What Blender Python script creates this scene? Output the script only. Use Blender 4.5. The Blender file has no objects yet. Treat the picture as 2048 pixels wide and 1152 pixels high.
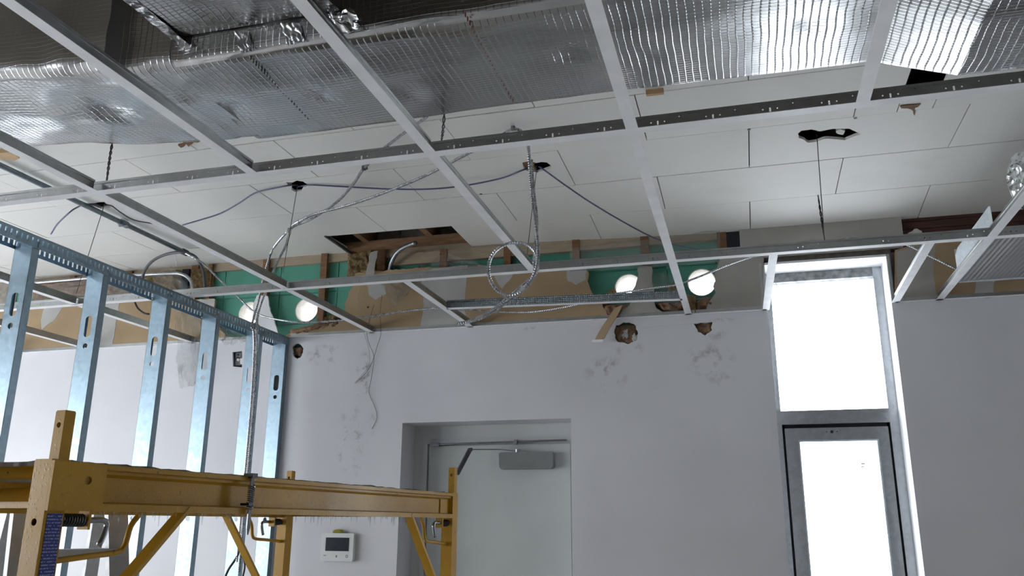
import bpy, bmesh, math, random
from mathutils import Vector, Matrix
from mathutils import noise as mnoise
R = random.Random(7)

# ------------------------------------------------------------------ camera
EYE = 1.6                                   # camera height above the floor
F, PITCH, YAW, ROLL = 1671.25, 0.275125, 0.271921, 0.006141
scene = bpy.context.scene
fw = Vector((-math.sin(YAW) * math.cos(PITCH), math.cos(YAW) * math.cos(PITCH), math.sin(PITCH)))
_r = Vector((math.cos(YAW), math.sin(YAW), 0)); _u = _r.cross(fw)
rt = _r * math.cos(ROLL) + _u * math.sin(ROLL)
up = -_r * math.sin(ROLL) + _u * math.cos(ROLL)
cam = bpy.data.cameras.new('camera'); camo = bpy.data.objects.new('camera', cam)
scene.collection.objects.link(camo)
cam.sensor_width = 36; cam.lens = 36 * F / 2048; cam.clip_start = 0.05; cam.clip_end = 200
m = Matrix((rt, up, -fw)).transposed().to_4x4(); m.translation = Vector((0, 0, EYE))
camo.matrix_world = m
scene.camera = camo

# ------------------------------------------------------------------ sky, exposure
w = bpy.data.worlds.new('overcast_sky'); scene.world = w; w.use_nodes = True
bg = w.node_tree.nodes['Background']
bg.inputs[0].default_value = (0.93, 0.965, 1.0, 1); bg.inputs[1].default_value = 13.0
scene.view_settings.view_transform = 'Standard'; scene.view_settings.look = 'None'
scene.view_settings.gamma = 1; scene.view_settings.use_curve_mapping = False
scene.view_settings.exposure = -0.25
scene.cycles.max_bounces = 7; scene.cycles.transparent_max_bounces = 10
scene.cycles.sample_clamp_indirect = 8

def portal(name, loc, rot, sx, sy):
    l = bpy.data.lights.new(name, 'AREA'); l.shape = 'RECTANGLE'; l.size = sx; l.size_y = sy
    l.cycles.is_portal = True
    o = bpy.data.objects.new(name, l); o.location = loc; o.rotation_euler = rot
    scene.collection.objects.link(o)

# ------------------------------------------------------------------ measures (metres)
YW = 4.42              # face of the back wall drywall
YB = 4.475             # face of the concrete block behind it
H = EYE + 1.079        # underside of the ceiling grid
HC = EYE + 1.58        # underside of the old ceiling boards
XP = -2.63             # face of the stud partition
Y1, Y2 = 2.182, 3.45   # main runners
XE, S = -2.084, 0.61   # first cross tee, spacing
ZD = EYE + 1.28        # underside of the duct
def ray(px, py): return fw + rt * ((px - 1024) / F) - up * ((py - 576) / F)
def U(px, py, ax, v):
    """the point of a photo pixel on the plane x, y or z = v"""
    d = ray(px, py); i = 'xyz'.index(ax); o = EYE if ax == 'z' else 0
    p = d * ((v - o) / d[i]); return Vector((p.x, p.y, p.z + EYE))

# ------------------------------------------------------------------ materials
MATS = {}
class N:
    def __init__(s, name):
        s.m = bpy.data.materials.new(name); s.m.use_nodes = True; s.t = s.m.node_tree
        s.b = s.t.nodes['Principled BSDF']; s.out = s.t.nodes['Material Output']; MATS[name] = s.m
    def n(s, typ, **k):
        x = s.t.nodes.new(typ)
        for a, b in k.items(): setattr(x, a, b)
        return x
    def l(s, a, b): s.t.links.new(a, b)
    def co(s):
        if not hasattr(s, '_co'): s._co = s.n('ShaderNodeTexCoord').outputs['Object']
        return s._co
    def noise(s, scale, detail=3, rough=.5, vec=None):
        x = s.n('ShaderNodeTexNoise'); x.inputs['Scale'].default_value = scale
        x.inputs['Detail'].default_value = detail; x.inputs['Roughness'].default_value = rough
        s.l(vec or s.co(), x.inputs['Vector']); return x.outputs['Fac']
    def ramp(s, fac, stops):
        x = s.n('ShaderNodeValToRGB'); e = x.color_ramp.elements
        while len(e) < len(stops): e.new(.5)
        for i, (p, c) in enumerate(stops):
            e[i].position = p; e[i].color = (*c, 1) if len(c) == 3 else c
        s.l(fac, x.inputs[0]); return x.outputs[0]
    def math(s, op, a, b=None, c=None, clamp=False):
        x = s.n('ShaderNodeMath', operation=op, use_clamp=clamp)
        for i, v in enumerate((a, b, c)):
            if v is None: continue
            if isinstance(v, (int, float)): x.inputs[i].default_value = v
            else: s.l(v, x.inputs[i])
        return x.outputs[0]
    def mix(s, fac, a, b):
        x = s.n('ShaderNodeMix', data_type='RGBA')
        for i, v in ((0, fac), (6, a), (7, b)):
            if isinstance(v, (int, float)): x.inputs[i].default_value = v
            elif isinstance(v, tuple): x.inputs[i].default_value = (*v, 1)
            else: s.l(v, x.inputs[i])
        return x.outputs[2]
    def bump(s, h, strength=.3, dist=.002):
        x = s.n('ShaderNodeBump'); x.inputs['Strength'].default_value = strength
        x.inputs['Distance'].default_value = dist; s.l(h, x.inputs['Height'])
        s.l(x.outputs[0], s.b.inputs['Normal'])
    def set(s, col=None, rough=None, metal=None, spec=None):
        for k, v in (('Base Color', col), ('Roughness', rough), ('Metallic', metal), ('Specular IOR Level', spec)):
            if v is None: continue
            if isinstance(v, tuple): s.b.inputs[k].default_value = (*v, 1)
            elif isinstance(v, (int, float)): s.b.inputs[k].default_value = v
            else: s.l(v, s.b.inputs[k])
        return s

def simple(name, c, rough=.6, metal=0., var=.12, scale=20, bump=.15, bscale=200, spec=None):
    s = N(name); a = tuple(x * (1 - var) for x in c); b = tuple(min(1, x * (1 + var)) for x in c)
    s.set(s.ramp(s.noise(scale), [(.3, a), (.7, b)]), rough, metal, spec)
    if bump: s.bump(s.noise(bscale, 2), bump, .0015)
    return s

def wall_mat():
    s = N('painted_drywall')
    base = s.ramp(s.noise(1.6, 4), [(.3, (.555, .555, .585)), (.7, (.625, .625, .65))])
    g = s.n('ShaderNodeSeparateXYZ'); s.l(s.co(), g.inputs[0])
    nz = s.noise(16, 5, .65); nz2 = s.noise(5, 4, .6)
    tot = None                                        # smears of dirt at their own places (x, z, half sizes)
    for px, py, rx, rz, k in ((700, 880, .09, .22, .9), (728, 750, .06, .16, .9), (650, 710, .13, .07, .7), (715, 920, .04, .10, .5),
                              (1215, 745, .14, .10, .6), (1260, 700, .09, .05, .5), (1420, 720, .14, .10, .55), (1425, 665, .10, .05, .5),
                              (1440, 760, .08, .05, .4), (1225, 770, .07, .06, .4), (745, 840, .03, .10, .4), (1090, 655, .25, .012, .5),
                              (1250, 650, .25, .01, .5), (370, 740, .08, .06, .5), (1440, 640, .1, .012, .5)):
        p = U(px, py, 'y', YW)
        dx = s.math('DIVIDE', s.math('SUBTRACT', g.outputs[0], p.x), rx)
        dz = s.math('DIVIDE', s.math('SUBTRACT', g.outputs[2], p.z), rz)
        r2 = s.math('ADD', s.math('MULTIPLY', dx, dx), s.math('MULTIPLY', dz, dz))
        f = s.math('MULTIPLY', s.math('SUBTRACT', 1.0, r2, clamp=True), k)
        tot = f if tot is None else s.math('MAXIMUM', tot, f)
    d = s.math('MULTIPLY', tot, s.math('MULTIPLY', s.math('SUBTRACT', nz, .5, clamp=True), 6.5, clamp=True), clamp=True)
    d2 = s.math('MULTIPLY', s.math('SUBTRACT', nz2, .62, clamp=True), .5)
    c = s.mix(d, base, (.11, .10, .10)); c = s.mix(d2, c, (.35, .34, .34))
    s.set(c, .55); s.bump(s.noise(160, 2), .12, .001)
wall_mat()
s = N('ceiling_board'); s.set(s.mix(s.math('MULTIPLY', s.math('SUBTRACT', s.noise(2.2, 5, .6), .58, clamp=True), 1.2), (.76, .75, .71), (.50, .47, .41)), .75); s.bump(s.noise(300, 2), .1, .001)
simple('drywall_paper', (.37, .265, .155), .85, var=.1, scale=4, bump=.08)
simple('joint_compound', (.44, .43, .41), .8, var=.07, scale=6)
simple('primed_board', (.36, .34, .31), .8, var=.07, scale=5)
simple('gypsum_core', (.62, .60, .56), .9, var=.12, scale=40, bump=.5, bscale=120)
s = N('teal_block_paint'); s.set(s.mix(s.math('MULTIPLY', s.math('SUBTRACT', s.noise(9, 5, .6), .56, clamp=True), 2.0, clamp=True), (.075, .30, .215), (.07, .19, .145)), .6); s.bump(s.noise(110, 4, .7), .5, .004)
simple('bare_block', (.30, .27, .23), .9, var=.2, scale=30, bump=.6, bscale=90)
def wood(name, a, b):
    s = N(name); mp = s.n('ShaderNodeMapping'); mp.inputs['Scale'].default_value = (2, 2, 14); s.l(s.co(), mp.inputs[0])
    f = s.noise(6, 5, .6, mp.outputs[0]); s.set(s.ramp(f, [(.25, a), (.75, b)]), .75); s.bump(f, .3, .002)
wood('furring_wood', (.12, .055, .025), (.26, .135, .06))
wood('joist_wood', (.16, .08, .04), (.30, .17, .085))
wood('pale_wood', (.42, .27, .14), (.58, .40, .23))
wood('dark_plank', (.035, .014, .01), (.10, .04, .028))
wood('old_deck', (.10, .082, .06), (.19, .155, .115))
wood('dusty_board', (.30, .235, .16), (.40, .32, .23))
s = N('fibreglass'); s.set(s.ramp(s.noise(45, 6, .75), [(.3, (.10, .055, .02)), (.5, (.30, .20, .085)), (.72, (.52, .40, .20))]), .95); s.bump(s.noise(180, 4, .8), 1.0, .01)
simple('facing_paper', (.012, .014, .02), .8, var=.2)
simple('torn_paper', (.22, .13, .08), .9, var=.45, scale=40, bump=.6, bscale=60)
def galv(name, c, rough, metal=.9):
    s = N(name); v = s.n('ShaderNodeTexVoronoi'); v.inputs['Scale'].default_value = 55; s.l(s.co(), v.inputs['Vector'])
    g = s.n('ShaderNodeSeparateXYZ'); s.l(v.outputs['Color'], g.inputs[0])
    s.set(s.mix(g.outputs[0], tuple(x * .86 for x in c), c), s.math('MULTIPLY_ADD', g.outputs[1], .12, rough - .06), metal)
galv('galvanised', (.36, .48, .57), .36)
galv('track_steel', (.26, .30, .33), .42)
s = N('knurled_steel'); v = s.n('ShaderNodeTexVoronoi'); v.inputs['Scale'].default_value = 110; v.inputs['Randomness'].default_value = .1; s.l(s.co(), v.inputs['Vector']); s.set((.20, .23, .25), .4, .9); s.bump(v.outputs['Distance'], 1., .006)
simple('tee_web', (.42, .43, .425), .34, 1., var=.08, scale=30, bump=0)
galv('duct_sheet', (.76, .82, .86), .42, .5)
galv('conduit_steel', (.34, .36, .38), .36)
galv('cable_armour', (.42, .43, .45), .27, 1)
galv('aluminium', (.50, .52, .55), .34)
galv('ladder_alloy', (.46, .47, .48), .5, .2)
simple('tee_white', (.86, .865, .875), .45, var=.06, scale=12, bump=0)
simple('angle_dark', (.07, .075, .08), .5, var=.15)
simple('grey_jacket', (.07, .07, .085), .5)
simple('data_jacket', (.10, .105, .19), .5)
simple('black_wire', (.012, .012, .014), .5)
simple('steel_wire', (.10, .10, .10), .45, .6)
simple('pale_wire', (.34, .33, .31), .5)
simple('door_paint', (.50, .53, .52), .5, var=.06, scale=3)
simple('frame_paint', (.52, .54, .545), .5, var=.05, scale=3)
simple('closer_grey', (.19, .20, .20), .45, var=.06)
simple('black_gap', (.008, .008, .009), .7, bump=0)
simple('white_plastic', (.66, .67, .66), .4, var=.03, bump=0)
simple('screen_glass', (.035, .04, .05), .15, bump=0)
simple('sponge_yellow', (.34, .29, .05), .9, bump=.8, bscale=150)
simple('concrete', (.52, .51, .50), .8, scale=5)
simple('snow_ground', (.78, .80, .83), .8, scale=2)
simple('room_paint', (.62, .62, .63), .7, var=.03)
simple('window_dirt', (.24, .24, .245), .75, var=.5, scale=25, bump=.3)
simple('reveal_white', (.78, .79, .80), .5, var=.04, scale=6)
simple('deck_wood', (.17, .15, .135), .9, var=.4, scale=40, bump=.8, bscale=120)
simple('red_print_and_reflection', (.22, .035, .03), .5, bump=0)  # print on the duct wrap, and the sign reflection painted on the pane
simple('black_plastic', (.02, .02, .022), .45, bump=0)
simple('red_plastic', (.35, .02, .02), .4, bump=0)
simple('chrome_pin', (.30, .31, .32), .25, .9, bump=0)

def foil():
    s = N('scrim_foil'); g = s.n('ShaderNodeSeparateXYZ'); s.l(s.co(), g.inputs[0])
    wob = s.math('MULTIPLY', s.noise(7, 2), .012)
    def lines(v, pitch, wd):
        f = s.math('FRACT', s.math('DIVIDE', s.math('ADD', v, wob), pitch))
        d = s.math('ABSOLUTE', s.math('SUBTRACT', f, .5))
        return s.math('SUBTRACT', 1.0, s.math('DIVIDE', d, wd, clamp=True), clamp=True)
    a = lines(g.outputs[0], .021, .11); b = lines(s.math('ADD', g.outputs[1], g.outputs[2]), .0135, .13)
    wr = s.noise(22, 2, .5); wr2 = s.noise(6, 2, .5)
    h = s.math('MULTIPLY_ADD', b, .6, a); h = s.math('MULTIPLY_ADD', wr, .5, h); h = s.math('MULTIPLY_ADD', wr2, .9, h)
    s.set(s.ramp(s.noise(2.5, 2), [(.3, (.37, .37, .365)), (.7, (.50, .505, .51))]), .24, 1.0)
    s.bump(h, .36, .002)
foil()
s = N('crumpled_foil'); v = s.n('ShaderNodeTexVoronoi'); v.inputs['Scale'].default_value = 32; s.l(s.co(), v.inputs['Vector'])
s.set((.66, .67, .68), .2, 1.0); s.bump(s.math('MULTIPLY_ADD', s.noise(40, 3), .5, v.outputs['Distance']), .8, .01)
simple('flap_foil', (.60, .61, .62), .2, 1., var=.05, bump=.2, bscale=60)
s = N('ribbed_foil'); g = s.n('ShaderNodeSeparateXYZ'); s.l(s.co(), g.inputs[0])
sn = s.math('SINE', s.math('MULTIPLY', g.outputs[0], 330.)); s2 = s.math('SINE', s.math('MULTIPLY', g.outputs[1], 300.))
s.set((.34, .335, .335), .5, .8); s.bump(s.math('MULTIPLY_ADD', s2, .6, sn), .35, .003)

def yellow():
    s = N('scaffold_yellow')
    chip = s.math('MULTIPLY', s.math('SUBTRACT', s.noise(38, 6, .75), .62, clamp=True), 12, clamp=True)
    base = s.ramp(s.noise(5, 3), [(.3, (.38, .195, .008)), (.7, (.50, .275, .014))])
    s.set(s.mix(chip, base, (.05, .03, .012)), s.math('MULTIPLY_ADD', s.noise(20, 4), .25, .28), 0.)
    s.b.inputs['Coat Weight'].default_value = .08; s.b.inputs['Specular IOR Level'].default_value = .28; s.b.inputs['Coat Roughness'].default_value = .12
    v = s.n('ShaderNodeTexVoronoi'); v.inputs['Scale'].default_value = 120; s.l(s.co(), v.inputs['Vector'])
    s.bump(s.math('SUBTRACT', .35, v.outputs['Distance'], clamp=True), .35, .003)
yellow()
def label_blue():
    s = N('blue_label'); g = s.n('ShaderNodeSeparateXYZ'); s.l(s.co(), g.inputs[0])
    row = s.math('FRACT', s.math('MULTIPLY', g.outputs[2], 170.))
    inrow = s.math('LESS_THAN', s.math('ABSOLUTE', s.math('SUBTRACT', row, .5)), .2)
    mp = s.n('ShaderNodeMapping'); mp.inputs['Scale'].default_value = (420, 420, 170); s.l(s.co(), mp.inputs[0])
    letter = s.math('GREATER_THAN', s.noise(1., 1, .5, mp.outputs[0]), .47)
    s.set(s.mix(s.math('MULTIPLY', s.math('MULTIPLY', inrow, letter), .45), (.008, .02, .20), (.6, .65, .8)), .35)
label_blue()
def clear(name, tint, alpha, rough):
    s = N(name); tr = s.n('ShaderNodeBsdfTransparent'); tr.inputs[0].default_value = (*tint, 1)
    mx = s.n('ShaderNodeMixShader'); s.l(tr.outputs[0], mx.inputs[1]); s.l(s.b.outputs[0], mx.inputs[2])
    mx.inputs[0].default_value = alpha; s.l(mx.outputs[0], s.out.inputs[0])
    s.set((.42, .43, .43), rough); s.b.inputs['Specular IOR Level'].default_value = 1.
    return s
s = clear('clear_film', (.93, .94, .94), .24, .10); s.bump(s.noise(22, 4, .6), .9, .03)
clear('window_glass', (.97, .98, .99), .06, .03)
s = clear('ice_drip', (.96, .97, .98), .14, .05)

# ------------------------------------------------------------------ builders
COL = scene.collection
def tag(o, label=None, cat=None, group=None, kind=None):
    if label: o['label'] = label
    if cat: o['category'] = cat
    if group: o['group'] = group
    if kind: o['kind'] = kind
    return o
def empty(name, loc=(0, 0, 0), rz=0, **k):
    o = bpy.data.objects.new(name, None); o.location = loc; o.rotation_euler = (0, 0, rz); o.empty_display_size = .1
    COL.objects.link(o); return tag(o, **k)
class MB:
    def __init__(s): s.v = []; s.f = []
    def add(s, v, f):
        o = len(s.v); s.v += [tuple(x) for x in v]; s.f += [tuple(i + o for i in q) for q in f]; return s
    def box(s, a, b):
        x0, y0, z0 = (min(a[i], b[i]) for i in range(3)); x1, y1, z1 = (max(a[i], b[i]) for i in range(3))
        return s.add([(x0, y0, z0), (x1, y0, z0), (x1, y1, z0), (x0, y1, z0), (x0, y0, z1), (x1, y0, z1), (x1, y1, z1), (x0, y1, z1)],
                     [(0, 3, 2, 1), (4, 5, 6, 7), (0, 1, 5, 4), (1, 2, 6, 5), (2, 3, 7, 6), (3, 0, 4, 7)])
    def bar(s, a, b, w, h, upv=(0, 0, 1)):
        a, b = Vector(a), Vector(b); d = (b - a).normalized(); sd = d.cross(Vector(upv)).normalized(); u2 = sd.cross(d)
        v = [p + sd * (i * w / 2) + u2 * (j * h / 2) for p in (a, b) for i, j in ((-1, -1), (1, -1), (1, 1), (-1, 1))]
        return s.add(v, [(3, 2, 1, 0), (4, 5, 6, 7), (0, 1, 5, 4), (1, 2, 6, 5), (2, 3, 7, 6), (3, 0, 4, 7)])
    def prism(s, poly, frame, w0, w1):
        n = len(poly); v = [frame(a, b, w0) for a, b in poly] + [frame(a, b, w1) for a, b in poly]
        return s.add(v, [tuple(range(n - 1, -1, -1)), tuple(range(n, 2 * n))] + [(i, (i + 1) % n, n + (i + 1) % n, n + i) for i in range(n)])
    def tube(s, pts, r, seg=8, cap=True):
        pts = [Vector(p) for p in pts]; rr = r if isinstance(r, list) else [r] * len(pts)
        n = None; o = len(s.v)
        for i, p in enumerate(pts):
            t = (pts[min(i + 1, len(pts) - 1)] - pts[max(i - 1, 0)])
            t = t.normalized() if t.length > 1e-9 else Vector((0, 0, 1))
            if n is None: n = t.orthogonal().normalized()
            n = (n - t * n.dot(t)); n = n.normalized() if n.length > 1e-6 else t.orthogonal().normalized()
            b = t.cross(n)
            for k in range(seg):
                a = 2 * math.pi * k / seg; s.v.append(tuple(p + (n * math.cos(a) + b * math.sin(a)) * rr[i]))
        for i in range(len(pts) - 1):
            for k in range(seg):
                k2 = (k + 1) % seg
                s.f.append((o + i * seg + k, o + i * seg + k2, o + (i + 1) * seg + k2, o + (i + 1) * seg + k))
        if cap:
            s.f.append(tuple(o + k for k in range(seg - 1, -1, -1))); e = o + (len(pts) - 1) * seg
            s.f.append(tuple(e + k for k in range(seg)))
        return s
    def plate(s, outer, holes, frame, w0, w1):
        """a sheet with any outline and any holes, given thickness"""
        bm = bmesh.new(); loops = []; ed = []
        for lp in [outer] + list(holes):
            vs = [bm.verts.new((a, b, 0)) for a, b in lp]; loops.append(vs)
            ed += [bm.edges.new((vs[i], vs[(i + 1) % len(vs)])) for i in range(len(vs))]
        bmesh.ops.triangle_fill(bm, use_beauty=True, use_dissolve=False, edges=ed, normal=(0, 0, 1))
        bm.verts.index_update(); n = len(bm.verts); uv = [(v.co.x, v.co.y) for v in bm.verts]
        tri = []
        for f in bm.faces:
            t = [v.index for v in f.verts]
            a, b, c = (uv[i] for i in t)
            if (b[0] - a[0]) * (c[1] - a[1]) - (b[1] - a[1]) * (c[0] - a[0]) < 0: t.reverse()
            tri.append(tuple(t))
        idx = [[v.index for v in lp] for lp in loops]; bm.free()
        F_ = [t for t in tri] + [tuple(n + i for i in reversed(t)) for t in tri]
        for lp in idx:
            k = len(lp)
            for i in range(k):
                a, b = lp[i], lp[(i + 1) % k]; F_.append((a, a + n, b + n, b))
        return s.add([frame(a, b, w0) for a, b in uv] + [frame(a, b, w1) for a, b in uv], F_)
    def mesh(s, name, mat, smooth=False):
        me = bpy.data.meshes.new(name); me.from_pydata(s.v, [], s.f); me.update()
        bm = bmesh.new(); bm.from_mesh(me); bmesh.ops.recalc_face_normals(bm, faces=bm.faces); bm.to_mesh(me); bm.free()
        me.materials.append(MATS[mat])
        if smooth:
            for p in me.polygons: p.use_smooth = True
        return me
    def build(s, name, mat, parent=None, smooth=False, **k):
        o = bpy.data.objects.new(name, s.mesh(name, mat, smooth)); COL.objects.link(o)
        if parent: o.parent = parent
        if smooth == 'sharp':
            o.data.set_sharp_from_angle(angle=math.radians(40))
        return tag(o, **k)
FXZ = lambda y0: (lambda a, b, w: (a, y0 + w, b))          # sheet standing in x-z, thickness along y
FXY = lambda z0: (lambda a, b, w: (a, b, z0 + w))          # sheet lying in x-y
FYZ = lambda x0: (lambda a, b, w: (x0 + w, a, b))          # sheet standing in y-z
def rect(a0, b0, a1, b1): return [(a0, b0), (a1, b0), (a1, b1), (a0, b1)]
def circ(a, b, r, n=16, ry=None): return [(a + r * math.cos(2 * math.pi * i / n), b + (ry or r) * math.sin(2 * math.pi * i / n)) for i in range(n)]
def spline(pts, step=.02):
    """smooth curve through the points"""
    P = [Vector(p) for p in pts]; P = [P[0] * 2 - P[1]] + P + [P[-1] * 2 - P[-2]]; out = []
    for i in range(1, len(P) - 2):
        a, b, c, d = P[i - 1:i + 3]; n = max(2, int((c - b).length / step))
        for k in range(n):
            t = k / n
            out.append(.5 * ((2 * b) + (c - a) * t + (2 * a - 5 * b + 4 * c - d) * t * t + (3 * b - a - 3 * c + d) * t ** 3))
    out.append(P[-2]); return out
def ragged(poly, amp, step=.02, seed=0, fixed=None):
    """a torn edge: the outline cut into short steps with noise"""
    out = []; n = len(poly)
    for i in range(n):
        a, b = Vector(poly[i]), Vector(poly[(i + 1) % n]); L = (b - a).length; k = max(1, int(L / step))
        if fixed and i in fixed: k = 1
        nrm = Vector((-(b - a).y, (b - a).x)) / max(L, 1e-6)
        for j in range(k):
            p = a.lerp(b, j / k)
            if k > 1 and j: p = p + nrm * (amp * mnoise.noise(Vector((p.x * 35 + seed, p.y * 35, seed * 1.7))) * 2)
            out.append((p.x, p.y))
    return out
def PXZ(px, y=YW): return [(U(a, b, 'y', y).x, U(a, b, 'y', y).z) for a, b in px]

# ------------------------------------------------------------------ room shell
X0, X1, YF = -6.6, 3.6, -5.0
DX0, DX1, DZ = -1.871, -.900, EYE + .546          # door opening
WX0, WX1, WZ = .152, .748, EYE + 1.325            # window opening
VX0, VX1 = -5.47, -4.86                           # its twin further left, out of the frame
MB().box((X0 - .3, YF - .3, -.1), (X1 + .3, 4.9, 0)).build('floor', 'concrete', kind='structure')
MB().box((-60, 4.9, -.6), (60, 60, -.2)).box((-60, -60, -.6), (60, YF - .4, -.2)).box((-60, YF - .4, -.6), (X0 - .4, 4.9, -.2)).build('ground_outside', 'snow_ground', kind='structure')
wl = MB().plate(rect(YF, 0, 4.42, 3.6), [rect(-2.4, .6, 3.7, 2.5)], FYZ(X0), -.2, 0).build('wall_left', 'room_paint', kind='structure')
MB().box((X1, YF - .2, 0), (X1 + .2, 4.7, 3.6)).build('wall_right', 'room_paint', kind='structure')
MB().box((X0, YF - .2, 0), (X1, YF, 3.6)).build('wall_behind', 'room_paint', kind='structure')
portal('window_left_offscreen', (X0 - .1, .65, 1.55), (0, -math.pi / 2, 0), 1.9, 6.1)
portal('window_daylight', ((WX0 + WX1) / 2, 4.72, WZ / 2), (-math.pi / 2, 0, 0), .6, WZ)

wb = empty('wall_back', (0, 0, 0), kind='structure')
# painted lower drywall with the door and window openings and the broken holes
def pxhole(px, amp, seed): return ragged(PXZ(px), amp, .012, seed)
h1 = pxhole([(1228, 665), (1232, 650), (1252, 645), (1268, 648), (1275, 662), (1274, 680), (1258, 688), (1236, 684)], .006, 1)
h2 = pxhole([(1387, 647), (1425, 644), (1424, 660), (1410, 671), (1396, 664)], .006, 2)
h3 = ragged(PXZ([(584, 694), (589, 689), (596, 687), (602, 690), (607, 697), (606, 705), (602, 713), (595, 718), (589, 714), (585, 707)]), .003, .006, 3)
h4 = PXZ([(465, 704), (484, 702), (484, 716), (480, 717), (480, 728), (484, 729), (484, 735), (466, 733)])
lower = [(VX1, 0), (DX0, 0), (DX0, DZ), (DX1, DZ), (DX1, 0), (WX0, 0), (WX0, H), (VX1, H)]
MB().plate(lower, [h1, h2, h3, h4], FXZ(YW), 0, .013).build('painted_board', 'painted_drywall', wb)
MB().plate(rect(WX1, 0, X1, H), [], FXZ(YW), 0, .013).build('painted_board', 'painted_drywall', wb)
MB().plate(rect(X0, 0, VX0, H), [], FXZ(YW), 0, .013).build('painted_board', 'painted_drywall', wb)
# core of the wall behind (hidden): concrete block below and beyond the visible band
zb = [EYE + .987 + .191 * i for i in range(5)]
core = MB()
for a, b in ((X0 - .2, VX0 - .02), (VX1 + .02, DX0 - .02), (DX1 + .02, WX0 - .02), (WX1 + .02, X1 + .2)):
    core.box((a, YB, 0), (b, YB + .19, zb[0]))
core.box((DX0 - .02, YB, DZ + .02), (DX1 + .02, YB + .19, zb[0]))
core.box((X0 - .2, YB, zb[0]), (VX0 - .02, YB + .19, 3.6)).box((VX0 - .02, YB, WZ + .02), (VX1 + .02, YB + .19, 3.6)).box((VX1 + .02, YB, zb[0]), (-4.82, YB + .19, 3.6))
core.box((WX0 - .02, YB, WZ + .02), (WX1 + .02, YB + .19, 3.6)).box((WX1 + .02, YB, zb[0]), (X1 + .2, YB + .19, 3.6)).box((-4.82, YB, zb[4]), (WX0 - .02, YB + .19, 3.6))
core.build('block_core', 'bare_block', wb)
# painted concrete blocks of the visible band, one by one; four have a round vent hole
HOLES = [(-2.96, EYE + 1.262), (-2.56, EYE + 1.262), (-.575, EYE + 1.268), (-.178, EYE + 1.268)]
for c in range(4):
    off = -2.76 if c % 2 == 1 else -2.96
    x = off - .4 * 5 if c % 2 else off - .4 * 4.5
    while x < WX0 - .03:
        a, b = max(x, -4.82), min(x + .397, WX0 - .02)
        if b - a > .03:
            hs = [circ(hx, hz, .078, 28) for hx, hz in HOLES if a < hx - .08 and hx + .08 < b and zb[c] < hz < zb[c + 1]]
            o = MB().plate(rect(a + .003, zb[c] + .004, b, zb[c + 1] - .004), hs, FXZ(YB), R.uniform(0, .002), .19).build('block', 'teal_block_paint' if c < 3 else 'bare_block', wb)
            x += .4
        else: x += .4
MB().box((-4.82, YB + .006, zb[0]), (-3.06, YB + .15, zb[3])).box((-2.44, YB + .006, zb[0]), (-.70, YB + .15, zb[3])).box((-.06, YB + .006, zb[0]), (WX0 - .02, YB + .15, zb[3])) \
    .box((-3.06, YB + .006, zb[2]), (-2.44, YB + .15, zb[3])).box((-.70, YB + .006, zb[2]), (-.06, YB + .15, zb[3])).build('mortar', 'teal_block_paint', wb)
# clay sleeves lining the vent holes
for hx, hz in HOLES:
    o = MB(); ring = [(hx + .078 * math.cos(t), hz + .078 * math.sin(t), hx + .073 * math.cos(t), hz + .073 * math.sin(t)) for t in [2 * math.pi * i / 28 for i in range(28)]]
    v = []
    for a, b, c_, d in ring: v += [(a, YB - .004, b), (c_, YB - .004, d), (c_, YB + .2, d), (a, YB + .2, b)]
    f = []
    for i in range(28):
        j = (i + 1) % 28
        for k in range(4): f.append((i * 4 + k, i * 4 + (k + 1) % 4, j * 4 + (k + 1) % 4, j * 4 + k))
    o.add(v, f).build('vent_sleeve', 'gypsum_core', wb, smooth='sharp')
# furring strips
for px, wd, z1 in ((392, .05, 3.19), (422, .03, 3.19), (532, .04, 3.19), (648, .042, 3.2), (762, .05, 3.19), (886, .042, 3.16), (1014, .042, 3.16), (1152, .042, 3.15), (1290, .045, 3.14), (1446, .05, 3.14), (150, .04, 3.19), (262, .04, 3.19)):
    p = U(px, 520, 'y', YW + .013)
    MB().box((p.x - wd / 2, YW + .013, H - .1), (p.x + wd / 2, YB, z1 + .01)).build('furring_strip', 'furring_wood', wb)
MB().box((-2.0, YW + .02, EYE + 1.495), (.02, YB - .002, EYE + 1.565)).build('nailer_board', 'dusty_board', wb)
MB().box((-4.7, YB - .02, EYE + 1.553), (.1, YB - .001, EYE + 1.64)).build('nailer_board', 'dusty_board', wb)
# old drywall above the grid line, torn where ducts were taken out
def board(name, px, mat, seed, amp=.006, zmin=H + .0005, fixed=None, y0=YW, th=.013):
    poly = [(a, max(zmin, b)) for a, b in PXZ(px, y0)]
    return MB().plate(ragged(poly, amp, .02, seed, fixed), [], FXZ(y0), 0, th).build(name, mat, wb)
board('torn_board', [(-300, 660), (-300, 800), (470, 700), (452, 672), (440, 655), (429, 640), (430, 598), (400, 598), (362, 602), (360, 590), (250, 598), (60, 612)], 'drywall_paper', 4, fixed=(0, 1))
board('torn_board', [(560, 690), (575, 668), (600, 660), (625, 654), (648, 650), (667, 645), (684, 639), (690, 622), (693, 600), (698, 583), (706, 565), (712, 545), (850, 535), (1000, 530), (1110, 530), (1170, 536), (1178, 546), (1175, 562), (1184, 585), (1198, 600), (1206, 615), (1214, 628), (1222, 641), (1225, 660)], 'drywall_paper', 5, fixed=(23,))
board('torn_board', [(1240, 660), (1246, 618), (1259, 610), (1262, 588), (1270, 572), (1275, 556), (1276, 533), (1303, 533), (1303, 556), (1308, 578), (1308, 603), (1312, 616), (1322, 622), (1340, 628), (1362, 632), (1366, 660)], 'primed_board', 6, fixed=(15,))
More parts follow.
